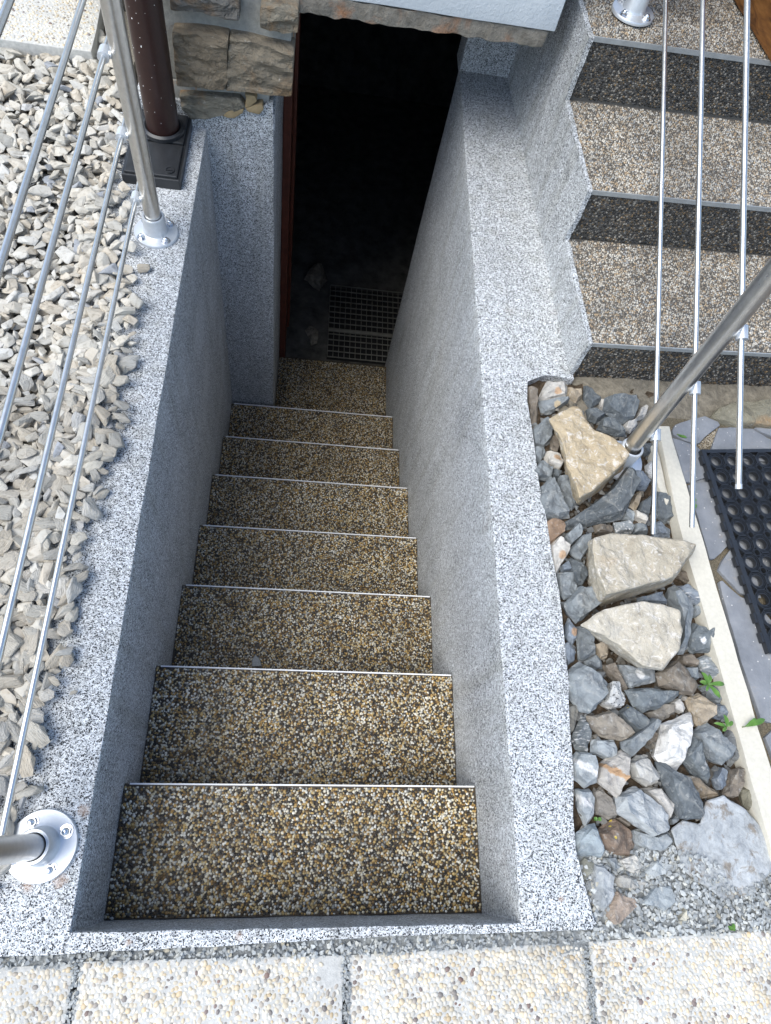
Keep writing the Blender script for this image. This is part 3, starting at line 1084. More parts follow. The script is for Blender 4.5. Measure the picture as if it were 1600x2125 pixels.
o = link('handrail', bm_mesh('handrail', tube_bm((-0.0725, -0.1, 1.0), (-0.087, 1.62, 1.0), 0.0212, 0.0212, 24)), 'steel', rail)
o.location = ro

rail2 = empty('railing', (1.19, 1.4, 0))
tag(rail2, 'stainless steel stair railing with sloping rods between rocks and entrance steps', 'railing')
ro = -Vector(rail2.location)
P1, P2 = (1.190, 0.905), (1.172, 2.055)
slope = 0.405
for (px, py_), zb, top in ((P1, -0.012, 0.93), (P2, 0.457, 1.40)):
    lean = 0.098 if zb < 0.1 else 0.0        # the near post stands a little out of plumb
    bm = tube_bm((px, py_, zb + 0.004), (px + 0.1 * lean * top, py_ + lean * top, top), 0.0212, 0.0212, 36)
    po = link('post', bm_mesh('post', bm), 'steel', rail2)
    po.location = ro
    flange(po, (px, py_, zb), 0.060, 0.35 if zb < 0.1 else 0.75, 0.075 if zb < 0.1 else 0.062)
    for k, z in enumerate((0.112, 0.292, 0.466)):
        y0_ = 0.905 + 0.088 * z                # where this rod passes the near post
        yy = y0_ if lean else py_
        zz = z + (yy - y0_) * slope
        bracket(po, (px + 0.018, yy, zz), (px + 0.036, yy, zz), (-0.0156, 1, slope))
for k, (z, yn) in enumerate(((0.112, 0.684), (0.292, 0.636), (0.466, 0.649))):
    ax = P1[0] + 0.036 + (yn - P1[1]) * -0.0156
    y0_ = 0.905 + 0.088 * z
    a = Vector((ax, yn, z + (yn - y0_) * slope))
    yf = 2.10
    b = Vector((P1[0] + 0.036 + (yf - P1[1]) * -0.0156, yf, z + (yf - y0_) * slope))
    ro_ = link('rod', bm_mesh('rod', tube_bm(a, b, 0.006, 0.006, 16)), 'steel', rail2)
    ro_.location = ro
    if k == 2:
        d = (b - a).normalized()
        link('end_cap', bm_mesh('end_cap', tube_bm(a - d * 0.002, a + d * 0.008, 0.0068, 0.0068, 16)), 'galv', ro_)
d = Vector((P2[0] - P1[0], 1.15, 1.15 * slope)).normalized()
o = link('handrail', bm_mesh('handrail', tube_bm(Vector((P1[0] + 0.009, P1[1] + 0.091, 0.95)) - d * 0.25, Vector((*P2, 1.39)) + d * 0.2, 0.0212, 0.0212, 24)), 'steel', rail2)
o.location = ro

# wooden board on the landing
bd = bmesh.new()
a, b = Vector((1.566, 1.915, 0)), Vector((1.510, 2.262, 0))
d = (b - a).normalized()
nrm = Vector((d.y, -d.x, 0))
b = a + d * 0.9
prism_bm([tuple(q[:2]) for q in (a, b, b + nrm * 0.045, a + nrm * 0.045)], 0.456, 1.35, bd)
bevel(bd, 0.004)
tag(link('wooden_board', bm_mesh('wooden_board', bd), 'wood'), 'brown varnished wooden board standing on the top landing', 'board')

# ------------------------------------------------------------------ paving slabs with washed pebbles
pav = empty('paving', (0.4, -0.4, -0.03))
struct(pav)
po_ = -Vector(pav.location)
PZ = -0.020


def slab(poly, z, thick, sp, r0, r1, hi=True, lim=None, org=None):
    bm = prism_bm(poly, z - thick, z)
    bevel(bm, 0.004, 2)
    bmesh.ops.triangulate(bm, faces=[f for f in bm.faces if len(f.verts) > 4])
    subdiv(bm, 0.12)
    roughen(bm, 0.0015, 20)
    s = link('paving_slab', bm_mesh('paving_slab', bm), 'matrix', pav, True)
    s.location = po_
    x0, x1 = min(q[0] for q in poly), max(q[0] for q in poly)
    y0, y1 = min(q[1] for q in poly), max(q[1] for q in poly)
    if lim:
        x0, x1, y0, y1 = max(x0, lim[0]), min(x1, lim[1]), max(y0, lim[2]), min(y1, lim[3])
    P = hexpoints(x1 - x0, y1 - y0, sp, 0.30)
    mg = r1 * 0.8
    cx_, cy_ = sum(q[0] for q in poly) / len(poly), sum(q[1] for q in poly) / len(poly)
    inner = [(cx_ + (q[0] - cx_) * (1 - 2 * mg / (max(q_[0] for q_ in poly) - min(q_[0] for q_ in poly))), cy_ + (q[1] - cy_) * (1 - 2 * mg / (max(q_[1] for q_ in poly) - min(q_[1] for q_ in poly)))) for q in poly]
    keep = np.array([in_poly((x0 + a, y0 + b), inner) and mnoise.noise(Vector(((x0 + a) * 8, (y0 + b) * 8, 3.3))) < 0.62 for a, b in P])
    P = P[keep]
    if lim:
        fx0, fx1 = min(q[0] for q in poly), max(q[0] for q in poly)
        fy0, fy1 = min(q[1] for q in poly), max(q[1] for q in poly)
        P2 = hexpoints(fx1 - fx0, fy1 - fy0, sp * 1.12, 0.30) + np.array([[fx0, fy0]])
        keep = np.array([in_poly((a, b), inner) and not (x0 <= a <= x1 and y0 <= b <= y1) for a, b in P2])
        if keep.any():
            pebbles('pebbles', P2[keep], (0, 0, z - 0.0008), (1, 0, 0), (0, 1, 0), (0, 0, 1), r0 * 1.05, r1 * 1.05, 'pebble_slab', s, False, 0.42, 0.3, (0.6, 0.95))
    pebbles('pebbles', P, (x0, y0, z - 0.0008), (1, 0, 0), (0, 1, 0), (0, 0, 1), r0, r1, 'pebble_slab', s, hi, 0.42, 0.3, (0.6, 0.95))
    return s


JX = [-0.450, 0.017, 0.487, 0.956, 1.43]
e_y = [-0.2, -0.193, -0.192, -0.178, -0.164]
for i in range(4):
    xa, xb = JX[i] + 0.005, JX[i + 1] - 0.005
    ya = (-0.197, -0.190, -0.190, -0.178)[i]
    yb = (-0.193, -0.190, -0.181, -0.165)[i]
    slab([(xa, ya - 0.46), (xb + 0.004, yb - 0.46), (xb, yb), (xa, ya)], PZ + (0.0, 0.002, -0.001, 0.004)[i], 0.05, 0.0086, 0.0036, 0.0068, True, (-0.13, 1.40, -0.36, 0))
# terrace slab beyond the gravel
c = B(190, 108, 0.045)
s = slab([(c[0] - 1.1, c[1] - 0.02), c, (c[0] - 0.045, c[1] + 0.8), (c[0] - 1.1, c[1] + 0.8)], 0.045, 0.06, 0.0115, 0.0040, 0.0075, False, (-0.95, 0, 2.0, 2.62))

# ------------------------------------------------------------------ flagstones with sandy joints
fl = link('flagstone_bed', bm_mesh('flagstone_bed', prism_bm([(1.325, 1.06), (1.9, 1.06), (1.9, 0.05), (1.41, 0.05)], -0.07, -0.014)), 'grout')
struct(fl)
FLAGS = [
    [(1396, 893), (1401, 881), (1430, 871), (1463, 863), (1490, 874), (1494, 882), (1463, 906), (1452, 919), (1445, 921), (1420, 914), (1397, 901)],
    [(1396, 907), (1420, 916), (1445, 924), (1456, 934), (1466, 962), (1474, 988), (1436, 1000), (1421, 1001), (1410, 960)],
    [(1492, 888), (1516, 887), (1562, 890), (1582, 902), (1603, 915), (1640, 930), (1640, 960), (1470, 950), (1479, 925)],
    [(1566, 887), (1600, 884), (1660, 884), (1660, 915), (1612, 910), (1582, 897)],
    [(1427, 1006), (1475, 997), (1500, 1060), (1513, 1105), (1516, 1125), (1496, 1148), (1483, 1160), (1473, 1160), (1462, 1120), (1445, 1066)],
    [(1491, 1183), (1498, 1163), (1519, 1140), (1522, 1110), (1560, 1150), (1580, 1240), (1563, 1240), (1537, 1231), (1512, 1205)],
    [(1493, 1207), (1500, 1205), (1535, 1240), (1572, 1252), (1610, 1300), (1660, 1330), (1660, 1480), (1600, 1500), (1580, 1492), (1548, 1400), (1515, 1290)],
    [(1588, 1530), (1610, 1510), (1660, 1500), (1680, 1660), (1640, 1660)],
    [(1440, 1000), (1480, 950), (1640, 965), (1700, 1100), (1640, 1260), (1585, 1240), (1525, 1105), (1518, 1100)],
]
for k, pl in enumerate(FLAGS):
    zt = -0.004 + (0.0, 0.001, -0.001, 0.001, 0.0, -0.001, 0.002, 0, -0.008)[k]
    poly = [B(u, v, zt) for u, v in pl]
    bm = prism_bm(poly, -0.05, zt)
    bevel(bm, 0.0025, 2)
    bmesh.ops.triangulate(bm, faces=[f for f in bm.faces if len(f.verts) > 4])
    subdiv(bm, 0.03)
    roughen(bm, 0.0022, 30, k)
    link('flagstone', bm_mesh('flagstone', bm), 'flag', fl, True)
for k, poly in enumerate(([(1.50, 0.36), (1.64, 0.33), (1.70, 0.20), (1.58, 0.12), (1.475, 0.17)], [(1.66, 0.35), (1.89, 0.37), (1.89, 0.20), (1.72, 0.20)], [(1.60, 0.10), (1.72, 0.18), (1.89, 0.18), (1.89, 0.06), (1.62, 0.06)],
                          [(1.66, 1.05), (1.89, 1.05), (1.89, 0.80), (1.70, 0.90)], [(1.70, 0.88), (1.89, 0.78), (1.89, 0.39), (1.68, 0.37)])):
    bm = prism_bm(poly, -0.05, -0.005 + 0.001 * (k % 3))
    bevel(bm, 0.0025, 2)
    bmesh.ops.triangulate(bm, faces=[f for f in bm.faces if len(f.verts) > 4])
    subdiv(bm, 0.04)
    roughen(bm, 0.0022, 30, k + 20)
    link('flagstone', bm_mesh('flagstone', bm), 'flag', fl, True)
# sand grains in the wide joint
wedge = [B(u, v, -0.01) for u, v in ((1450, 925), (1466, 907), (1494, 884), (1490, 905), (1478, 925), (1458, 932))]
x0, x1 = min(q[0] for q in wedge), max(q[0] for q in wedge)
y0, y1 = min(q[1] for q in wedge), max(q[1] for q in wedge)
P = hexpoints(x1 - x0, y1 - y0, 0.0046)
P = P[np.array([in_poly((x0 + a, y0 + b), wedge) for a, b in P])]
pebbles('joint_grit', P, (x0, y0, -0.0125), (1, 0, 0), (0, 1, 0), (0, 0, 1), 0.0018, 0.0036, 'grit', fl)

# cream edging strip
kb = empty('kerb', (1.34, 0.5, -0.03))
tag(kb, 'narrow cream concrete edging strip between the loose rocks and the flagstones', 'kerb')
kl = [(1366, 884), (1407, 1080), (1430, 1160), (1498, 1400), (1540, 1552), (1582, 1700), (1610, 1790)]
kr = [(1389, 884), (1446, 1080), (1470, 1160), (1541, 1400), (1586, 1552), (1634, 1700), (1660, 1790)]
poly = [B(u, v, 0.012) for u, v in kl] + [B(u, v, 0.012) for u, v in kr[::-1]]
o = rough_poly('strip', poly, -0.10, 0.012, 'kerb', kb, 0.003, 0.0018, 15, 0.05)
o.location = -Vector(kb.location)
poly = [B(u, v, 0.0) for u, v in ((1352, 925), (1362, 915), (1377, 985), (1388, 1035), (1384, 1048), (1366, 1010), (1358, 960))]
o = rough_poly('mortar_wedge', poly, -0.06, 0.0, 'kerb', kb, 0.003, 0.003, 25, 0.03)
o.location = -Vector(kb.location)

# ------------------------------------------------------------------ rubber ring mat
mat_ = empty('rubber_mat', (1.418, 0.946, 0.0))
mu = math.atan2(0.102, 0.995)
mat_.rotation_euler = (0, 0, mu)
tag(mat_, 'black rubber ring mat lying on the grey flagstones', 'mat')
PIT = 0.0485
NU, NV = 9, 11


def ring_bm(r_o, r_i, z0, z1, n, rot, bm, c=(0, 0)):
    vs = []
    for r, z in ((r_o, z0), (r_o, z1), (r_i, z1), (r_i, z0)):
        vs.append([bm.verts.new((c[0] + r * math.cos(rot + 2 * math.pi * i / n), c[1] + r * math.sin(rot + 2 * math.pi * i / n), z)) for i in range(n)])
    for k in range(4):
        a, b = vs[k], vs[(k + 1) % 4]
        for i in range(n):
            bm.faces.new((a[i], a[(i + 1) % n], b[(i + 1) % n], b[i]))


bm = bmesh.new()
r8 = PIT / 2 / math.cos(math.pi / 8)
ring_bm(r8 - 0.0003, r8 - 0.0024, 0.002, 0.015, 8, math.pi / 8, bm)
ring_bm(r8 - 0.0048, r8 - 0.0064, 0.002, 0.0135, 8, math.pi / 8, bm)
ring_bm(0.0172, 0.0146, 0.001, 0.0120, 24, 0, bm)
ring_bm(r8 - 0.0002, 0.0150, 0.001, 0.0035, 8, math.pi / 8, bm)
ring_me = bm_mesh('ring', bm)
ring_me.materials.append(M['rubber'])
bm = bmesh.new()
ring_bm(0.0098, 0.0078, 0.001, 0.0155, 16, 0, bm)
hole_me = bm_mesh('stud_ring', bm)
hole_me.materials.append(M['rubber'])
for j in range(NV):
    for i in range(NU):
        o = bpy.data.objects.new('ring', ring_me)
        COL.objects.link(o)
        o.parent = mat_
        o.location = (0.012 + PIT * (i + 0.5), -0.010 - PIT * (j + 0.5), 0)
        if i < NU - 1 and j < NV - 1:
            o = bpy.data.objects.new('stud_ring', hole_me)
            COL.objects.link(o)
            o.parent = mat_
            o.location = (0.012 + PIT * (i + 1), -0.010 - PIT * (j + 1), 0)
MU_, MV_ = 0.012 + PIT * NU, 0.010 + PIT * NV
for b in ((0, 0.012, -MV_ - 0.01, 0), (MU_, MU_ + 0.012, -MV_ - 0.01, 0), (0.0125, MU_ - 0.0005, -0.010, 0), (0.0125, MU_ - 0.0005, -MV_ - 0.01, -MV_)):
    bm = box_bm(b[0], b[1], b[2], b[3], 0.001, 0.0150)
    if b[0] == 0:
        # moulded teeth along the outer edge
        for k in range(int(MV_ / PIT)):
            box_bm(-0.006, -0.0003, -0.03 - PIT * k - 0.012, -0.03 - PIT * k + 0.012, 0.001, 0.014, bm)
    bm.normal_update()
    link('border', bm_mesh('border', bm), 'rubber', mat_)


# ------------------------------------------------------------------ pale split-stone gravel
def chunk_mesh(seed, fine=True):
    r = random.Random(seed)
    bm = bmesh.new()
    ax = (0.5, r.uniform(0.22, 0.40), r.uniform(0.12, 0.21))
    for _ in range(r.randint(11, 15)):
        v = Vector((r.gauss(0, 1), r.gauss(0, 1), r.gauss(0, 1)))
        m_ = max(abs(v.x), abs(v.y), abs(v.z))
        v = v / (0.45 * v.length + 0.55 * m_)
        bm.verts.new((v.x * ax[0], v.y * ax[1], v.z * ax[2]))
    g = bmesh.ops.convex_hull(bm, input=bm.verts)
    loose = [v for v in bm.verts if not v.link_faces]
    bmesh.ops.delete(bm, geom=loose, context='VERTS')
    if fine:
        bmesh.ops.bevel(bm, geom=list(bm.edges), offset=0.022, segments=1, affect='EDGES')
        roughen(bm, 0.03, 6, seed)
    return bm_mesh('stone_chunk', bm)


CH = [chunk_mesh(s) for s in range(26)]
CHL = [chunk_mesh(s, False) for s in range(26)]
for me in CH:
    me.materials.append(M['gravel_o'])
GB = [(215, -60), (228, 60), (243, 140), (250, 215), (256, 300), (252, 350), (262, 395), (268, 440), (262, 500), (270, 540), (280, 590), (288, 635), (288, 668), (274, 717), (276, 755), (255, 790), (258, 836), (262, 867), (242, 930), (228, 983),
      (214, 1021), (195, 1063), (172, 1095), (176, 1185), (156, 1275), (138, 1385), (124, 1450), (80, 1500), (82, 1580), (66, 1640), (42, 1690), (12, 1790), (-8, 1830), (-30, 1850)]
gb = [B(u, v, 0.012) for u, v in GB]
gpoly = [(-1.6, gb[-1][1]), (-1.6, 3.2), (gb[0][0], 3.2)] + gb
bed = link('gravel_bed', bm_mesh('gravel_bed', prism_bm([(-1.7, -0.165), (-0.262, -0.165), (-0.262, 2.6), (-0.19, 2.6), (-0.19, 3.2), (-1.7, 3.2)], -0.10, -0.020)), 'beigegrit')
struct(bed)


def pixel(q):
    v = (np.array(q) - _C) @ _R
    return 800 + FPX * v[0] / -v[2], 1062.5 - FPX * v[1] / -v[2]


cand = []
sp = 0.0285
for j in range(int(3.5 / (sp * 0.84))):
    for i in range(int(1.6 / sp)):
        x = -1.55 + (i + 0.5 * (j % 2) + rnd.uniform(-0.30, 0.30)) * sp
        y = -0.2 + (j + rnd.uniform(-0.30, 0.30)) * sp * 0.84
        if not in_poly((x, y), gpoly) or (x < -0.37 and y > 2.17) or (-0.215 < x < -0.03 and 1.66 < y < 1.99):
            continue
        if x < -0.95 - 0.2 or y > 2.75:
            continue
        cand.append((x, y))
vis = []
hid = []
for (x, y) in cand:
    u, v = pixel((x, y, 0.01))
    (vis if -30 < u < 340 and -30 < v < 1900 else hid).append((x, y))
# top layer: single stones where the picture looks
rnd.shuffle(vis)
near = sorted(vis, key=lambda q: (q[0] - _C[0]) ** 2 + (q[1] - _C[1]) ** 2)
top, rest = near[:300], near[300:]


def chunk_tf(x, y, lay):
    L = rnd.choice((0.026, 0.034, 0.040, 0.046, 0.052, 0.064))
    onrim = x > -0.262
    z = (0.006 if onrim else 0.0) + lay
    return Matrix.Translation((x, y, z + L * 0.13)) @ Matrix.Rotation(rnd.uniform(0, 6.28), 4, 'Z') @ Matrix.Rotation(rnd.gauss(0, 0.28), 4, 'X') @ Matrix.Rotation(rnd.gauss(0, 0.20), 4, 'Y') @ Matrix.Diagonal((L, L, L, 1))


def add_chunk(mtx):
    o = bpy.data.objects.new('stone_chunk', rnd.choice(CH))
    COL.objects.link(o)
    o.parent = bed
    o.matrix_world = mtx
    return o


for (x, y) in top:
    add_chunk(chunk_tf(x, y, rnd.uniform(0.0, 0.012)))
extra = []
for (x, y) in rest:
    extra.append((chunk_tf(x, y, rnd.uniform(0.0, 0.012)), CH))
for (x, y) in hid:
    extra.append((chunk_tf(x, y, rnd.uniform(0.0, 0.012)), CHL))
for (x, y) in cand:       # a second, lower layer that closes the gaps
    x2, y2 = x + sp * 0.5, y + sp * 0.4
    if in_poly((x2 + 0.012, y2), gpoly) and (x2 < -0.262 or in_poly((x2 + 0.05, y2), gpoly)):
        extra.append((chunk_tf(x2, y2, -0.014 if x2 < -0.262 else 0.0), CHL))
VV, FF, base = [], {3: [], 4: []}, 0
for mtx, lst in extra:
    me = rnd.choice(lst)
    n = len(me.vertices)
    co = np.empty(n * 3, dtype=np.float32)
    me.vertices.foreach_get('co', co)
    mm = np.array(mtx)
    VV.append(co.reshape(-1, 3) @ mm[:3, :3].T + mm[:3, 3])
    for p in me.polygons:
        vi = list(p.vertices)
        for k in range(1, len(vi) - 1):
            FF[3].append((base + vi[0], base + vi[k], base + vi[k + 1]))
    base += n
me = flat_mesh('gravel_mass', np.concatenate(VV), [np.array(FF[3], dtype=np.int32)])
me.polygons.foreach_set('use_smooth', np.zeros(len(me.polygons), dtype=bool))
link('gravel_mass', me, 'gravel_i', bed, False, 'stuff')
# stray stones on the rim
for u, v, L, r in ((297, 556, 0.040, 0.3), (287, 668, 0.042, 1.2), (262, 755, 0.060, 0.1), (243, 786, 0.04, 0.9), (152, 1437, 0.018, 0.5), (22, 1800, 0.05, 0.4), (210, 1025, 0.044, 0.5), (60, 1650, 0.055, 0.6), (132, 1372, 0.05, 1.0)):
    x, y = B(u, v, 0.01)
    add_chunk(Matrix.Translation((x, y, 0.004 + L * 0.16)) @ Matrix.Rotation(r, 4, 'Z') @ Matrix.Diagonal((L, L, L, 1)))

# ------------------------------------------------------------------ loose rocks beside the stairwell
SL, GR, LG, BR, TN, WH, RU, BG, PK, OL = ((0.115, 0.130, 0.140), (0.20, 0.22, 0.23), (0.29, 0.315, 0.325), (0.20, 0.17, 0.135), (0.37, 0.31, 0.23), (0.50, 0.48, 0.44),
                                          (0.22, 0.15, 0.10), (0.20, 0.23, 0.265), (0.40, 0.32, 0.255), (0.19, 0.18, 0.135))
RB = 'loose rocks in the border'
ORG = {4: (1080, 560), 5: (1080, 1100), 6: (1080, 1600)}
ROCKS = [
    (4, [(30, 775), (95, 770), (110, 1000), (75, 1020), (50, 985)], BR, 'upright grey-brown stone slip against the speckled wall, topmost on that edge'),
    (4, [(165, 725), (270, 735), (295, 800), (280, 830), (150, 835), (115, 825)], WH, 'pale cream rock with an orange corner at the foot of the entrance steps'),
    (4, [(290, 760), (385, 765), (395, 810), (350, 850), (300, 830)], TN, 'small tan rock right of the cream rock with the orange corner'),
    (4, [(405, 735), (440, 745), (500, 850), (440, 895), (400, 820)], SL, 'pointed dark slate leaning on the lowest entrance step'),
    (4, [(495, 842), (538, 852), (527, 908), (498, 892)], WH, 'tiny cream stone beside the pointed dark slate'),
    (4, [(120, 845), (300, 840), (290, 860), (200, 915), (140, 920)], GR, 'slate with a tan face just above the golden boulder'),
    (4, [(415, 905), (460, 890), (535, 940), (470, 985), (430, 960)], SL, 'small dark slate right of the slate with a tan face'),
    (4, [(530, 835), (720, 825), (745, 870), (720, 960), (650, 980), (520, 910)], SL, 'broad flat dark slate in front of the lowest entrance step'),
    (4, [(745, 900), (790, 870), (800, 890), (780, 950), (720, 975)], WH, 'slim white stone behind the leaning steel post'),
    (4, [(660, 985), (720, 970), (750, 990), (700, 1045), (650, 1030)], WH, 'rounded white stone at the base of the steel post'),
    (4, [(540, 940), (590, 970), (655, 1055), (620, 1065), (490, 1020), (500, 980)], SL, 'wedge of dark slate between golden boulder and white stone'),
    (4, [(60, 1040), (150, 970), (205, 1010), (195, 1080), (140, 1140), (80, 1130)], GR, 'grey rock at the wall just left of the golden boulder'),
    (4, [(185, 1080), (240, 1050), (265, 1090), (230, 1165), (195, 1145)], BR, 'small brown stone tucked against the golden boulder'),
    (4, [(80, 1145), (145, 1140), (160, 1180), (120, 1235), (80, 1200)], GR, 'grey rock at the wall below the grey rock left of the golden boulder'),
    (4, [(165, 1145), (245, 1190), (260, 1250), (235, 1285), (170, 1250), (155, 1190)], WH, 'white stone with rusty spots left of the golden boulder'),
    (4, [(85, 1280), (130, 1225), (200, 1280), (185, 1350), (110, 1335), (78, 1310)], GR, 'grey rock at the wall below the white stone with rusty spots'),
    (4, [(198, 1285), (258, 1297), (232, 1345), (205, 1335)], SL, 'tiny dark slate under the left side of the golden boulder'),
    (4, [(235, 1330), (290, 1315), (340, 1370), (370, 1490), (330, 1530), (280, 1500), (245, 1420)], GR, 'oval grey rock under the lower tip of the golden boulder'),
    (4, [(125, 1400), (180, 1345), (240, 1440), (305, 1580), (240, 1595), (150, 1580), (108, 1480)], GR, 'large grey rock at the wall, lower left of the golden boulder'),
    (4, [(270, 1610), (400, 1540), (560, 1420), (650, 1290), (700, 1310), (720, 1400), (680, 1490), (640, 1590), (430, 1625), (290, 1640)], SL, 'long curved slate plate below the golden boulder'),
    (4, [(690, 1300), (760, 1300), (815, 1360), (790, 1410), (730, 1400)], BG, 'blue-grey rock right of the long curved slate plate'),
    (4, [(770, 1110), (830, 1105), (835, 1190), (795, 1192)], SL, 'dark slate chip right of the steel post foot'),
    (4, [(790, 1250), (830, 1230), (885, 1340), (860, 1385), (810, 1310)], (0.62, 0.63, 0.63), 'bluish white stone beside the cream edging below the post'),
    (4, [(850, 1420), (940, 1460), (970, 1590), (920, 1625), (870, 1570), (840, 1480)], SL, 'smooth dark slate against the cream edging above the square boulder'),
    (4, [(760, 1490), (820, 1450), (820, 1590), (750, 1550)], SL, 'dark slate left of the smooth slate above the square boulder'),
    (4, [(720, 1440), (760, 1410), (770, 1440), (730, 1540), (690, 1510)], TN, 'crumbly tan stone under the lowest rod end'),
    (4, [(720, 1545), (770, 1570), (805, 1600), (790, 1625), (715, 1590)], WH, 'white sliver above the square boulder'),
    (4, [(650, 1525), (702, 1540), (712, 1618), (640, 1600)], LG, 'pale grey stone between slate plate and white sliver above the square boulder'),
    (4, [(600, 1620), (680, 1610), (715, 1640), (705, 1690), (610, 1685)], LG, 'speckled white and grey stone above the square boulder'),
    (4, [(720, 1630), (800, 1630), (810, 1690), (715, 1690)], GR, 'small grey stone under the lowest rod end at the square boulder'),
    (4, [(465, 1640), (580, 1625), (600, 1670), (570, 1695), (468, 1690)], BR, 'brown stone at the top edge of the square boulder'),
    (4, [(835, 1640), (880, 1610), (955, 1660), (950, 1715), (850, 1708)], BG, 'blue-grey rock at the upper right of the square boulder'),
    (4, [(130, 1630), (180, 1600), (270, 1620), (265, 1690), (170, 1770), (140, 1720)], RU, 'rusty brown rock at the wall'),
    (4, [(275, 1710), (355, 1630), (390, 1665), (370, 1720), (310, 1770)], GR, 'grey rock right of the rusty brown rock'),
    (5, [(180, 105), (230, 65), (300, 110), (290, 170), (250, 235), (215, 290), (190, 200)], WH, 'cream stone with orange stains at the wall below the rusty rock'),
    (5, [(310, 130), (380, 40), (430, 30), (445, 110), (375, 205)], GR, 'grey rock at the left edge of the square boulder'),
    (5, [(305, 185), (330, 175), (410, 260), (425, 310), (380, 360), (345, 345), (310, 250)], SL, 'narrow dark slate left of the square boulder'),
    (5, [(250, 230), (300, 195), (312, 262), (260, 268)], BG, 'small blue-grey stone just below the orange-stained cream stone'),
    (5, [(232, 280), (330, 262), (355, 350), (345, 440), (275, 445), (235, 390)], GR, 'squarish grey rock at the wall above the diamond-shaped rock'),
    (5, [(280, 470), (370, 368), (440, 390), (490, 480), (400, 570), (360, 595), (300, 530)], GR, 'diamond-shaped grey rock left of the gap between the two lower boulders'),
    (5, [(285, 600), (310, 555), (350, 640), (345, 710), (320, 740), (285, 680)], BG, 'slim blue-grey stone at the wall with an orange speck'),
    (5, [(360, 620), (440, 615), (465, 700), (460, 790), (400, 840), (365, 830)], GR, 'upright grey rock left of the cream boulder'),
    (5, [(400, 840), (460, 785), (510, 830), (520, 880), (470, 905), (410, 870)], GR, 'grey rock below the upright grey rock left of the cream boulder'),
    (5, [(465, 740), (520, 715), (565, 760), (545, 810), (500, 830)], TN, 'small tan stone under the left side of the cream boulder'),
    (5, [(230, 735), (290, 730), (340, 790), (335, 840), (295, 860), (250, 790)], BG, 'blue-grey rock at the wall above the biggest grey rock'),
    (5, [(280, 910), (385, 845), (480, 920), (540, 990), (530, 1070), (430, 1170), (380, 1150), (310, 1060)], GR, 'biggest grey rock along the wall, below the cream boulder'),
    (5, [(520, 870), (580, 855), (640, 930), (670, 1030), (620, 1000), (540, 910)], BR, 'slanting brown-grey stone under the cream boulder'),
    (5, [(620, 860), (680, 860), (850, 895), (850, 970), (690, 1010), (640, 930)], (0.26, 0.28, 0.29), 'slate with a white patch directly below the cream boulder'),
    (5, [(550, 980), (610, 965), (665, 1090), (640, 1130), (570, 1150), (510, 1110)], (0.48, 0.48, 0.46), 'white stone with black specks beside the biggest grey rock'),
    (5, [(670, 1025), (740, 1010), (1015, 1030), (1000, 1060), (900, 1130), (780, 1165), (720, 1130)], (0.15, 0.17, 0.18), 'wide smooth slate below the slate with the white patch'),
    (5, [(860, 920), (960, 840), (1020, 880), (1110, 1000), (1100, 1055), (1000, 1040), (880, 1000)], BR, 'brown rock below the right corner of the cream boulder'),
    (5, [(805, 1165), (900, 1110), (965, 1110), (970, 1170), (900, 1220), (840, 1200)], (0.22, 0.20, 0.17), 'leaf-shaped brown-grey stone in the middle of the rocks'),
    (5, [(950, 1100), (990, 1080), (1040, 1150), (1020, 1175), (960, 1150)], WH, 'small crumbly cream stone in the middle of the rocks'),
    (5, [(1060, 1080), (1140, 1040), (1225, 1130), (1220, 1190), (1130, 1255), (1090, 1200)], TN, 'blocky tan rock left of the green weeds'),
    (5, [(1225, 1130), (1290, 1105), (1350, 1170), (1340, 1230), (1230, 1200)], BG, 'blue-grey rock against the edging between the two weeds'),
    (5, [(1060, 670), (1100, 600), (1195, 640), (1190, 780), (1100, 790), (1060, 750)], (0.15, 0.17, 0.18), 'slate by the edging with white paint drips'),
    (5, [(935, 380), (980, 365), (1080, 450), (1095, 560), (1080, 680), (1040, 780), (1000, 790), (1030, 640), (990, 520), (940, 440)], GR, 'long grey slate along the right side of the cream boulder'),
    (5, [(975, 365), (1060, 355), (1130, 420), (1140, 500), (1090, 480)], BG, 'striped blue-grey slate by the edging right of the square boulder'),
    (5, [(1080, 495), (1150, 490), (1165, 540), (1100, 560)], GR, 'flat grey stone under the striped blue-grey slate by the edging'),
    (5, [(740, 440), (910, 390), (930, 470), (850, 465), (750, 462)], BG, 'blue-grey sliver between the square and the cream boulder'),
    (5, [(1000, 270), (1030, 262), (1125, 335), (1122, 368), (1090, 368), (1002, 303)], BR, 'smooth brown finger-shaped stone leaning on the cream edging'),
    (5, [(1010, 800), (1080, 795), (1125, 850), (1110, 880), (1040, 865), (1005, 840)], BR, 'smooth brown oval pebble right of the cream boulder'),
    (5, [(1120, 830), (1180, 800), (1260, 820), (1280, 930), (1220, 945), (1150, 900)], LG, 'white-streaked grey rock above the larger weed'),
    (5, [(1020, 880), (1110, 880), (1120, 960), (1060, 955)], GR, 'grey stone between brown oval pebble and white-streaked rock'),
    (5, [(1130, 990), (1290, 1000), (1300, 1080), (1250, 1110), (1200, 1080)], GR, 'grey rock under the leaves of the larger weed'),
    (5, [(285, 1130), (340, 1095), (375, 1110), (360, 1220), (320, 1295), (285, 1300)], (0.21, 0.20, 0.17), 'thin brown-grey slab standing against the wall'),
    (5, [(320, 1340), (380, 1185), (410, 1200), (450, 1290), (440, 1400), (420, 1435), (350, 1400)], (0.14, 0.155, 0.16), 'dark striped rock at the wall below the thin standing slab'),
    (5, [(430, 1190), (560, 1155), (690, 1270), (715, 1310), (640, 1345), (500, 1310), (430, 1240)], (0.22, 0.195, 0.16), 'broad brown-grey rock below the biggest grey rock'),
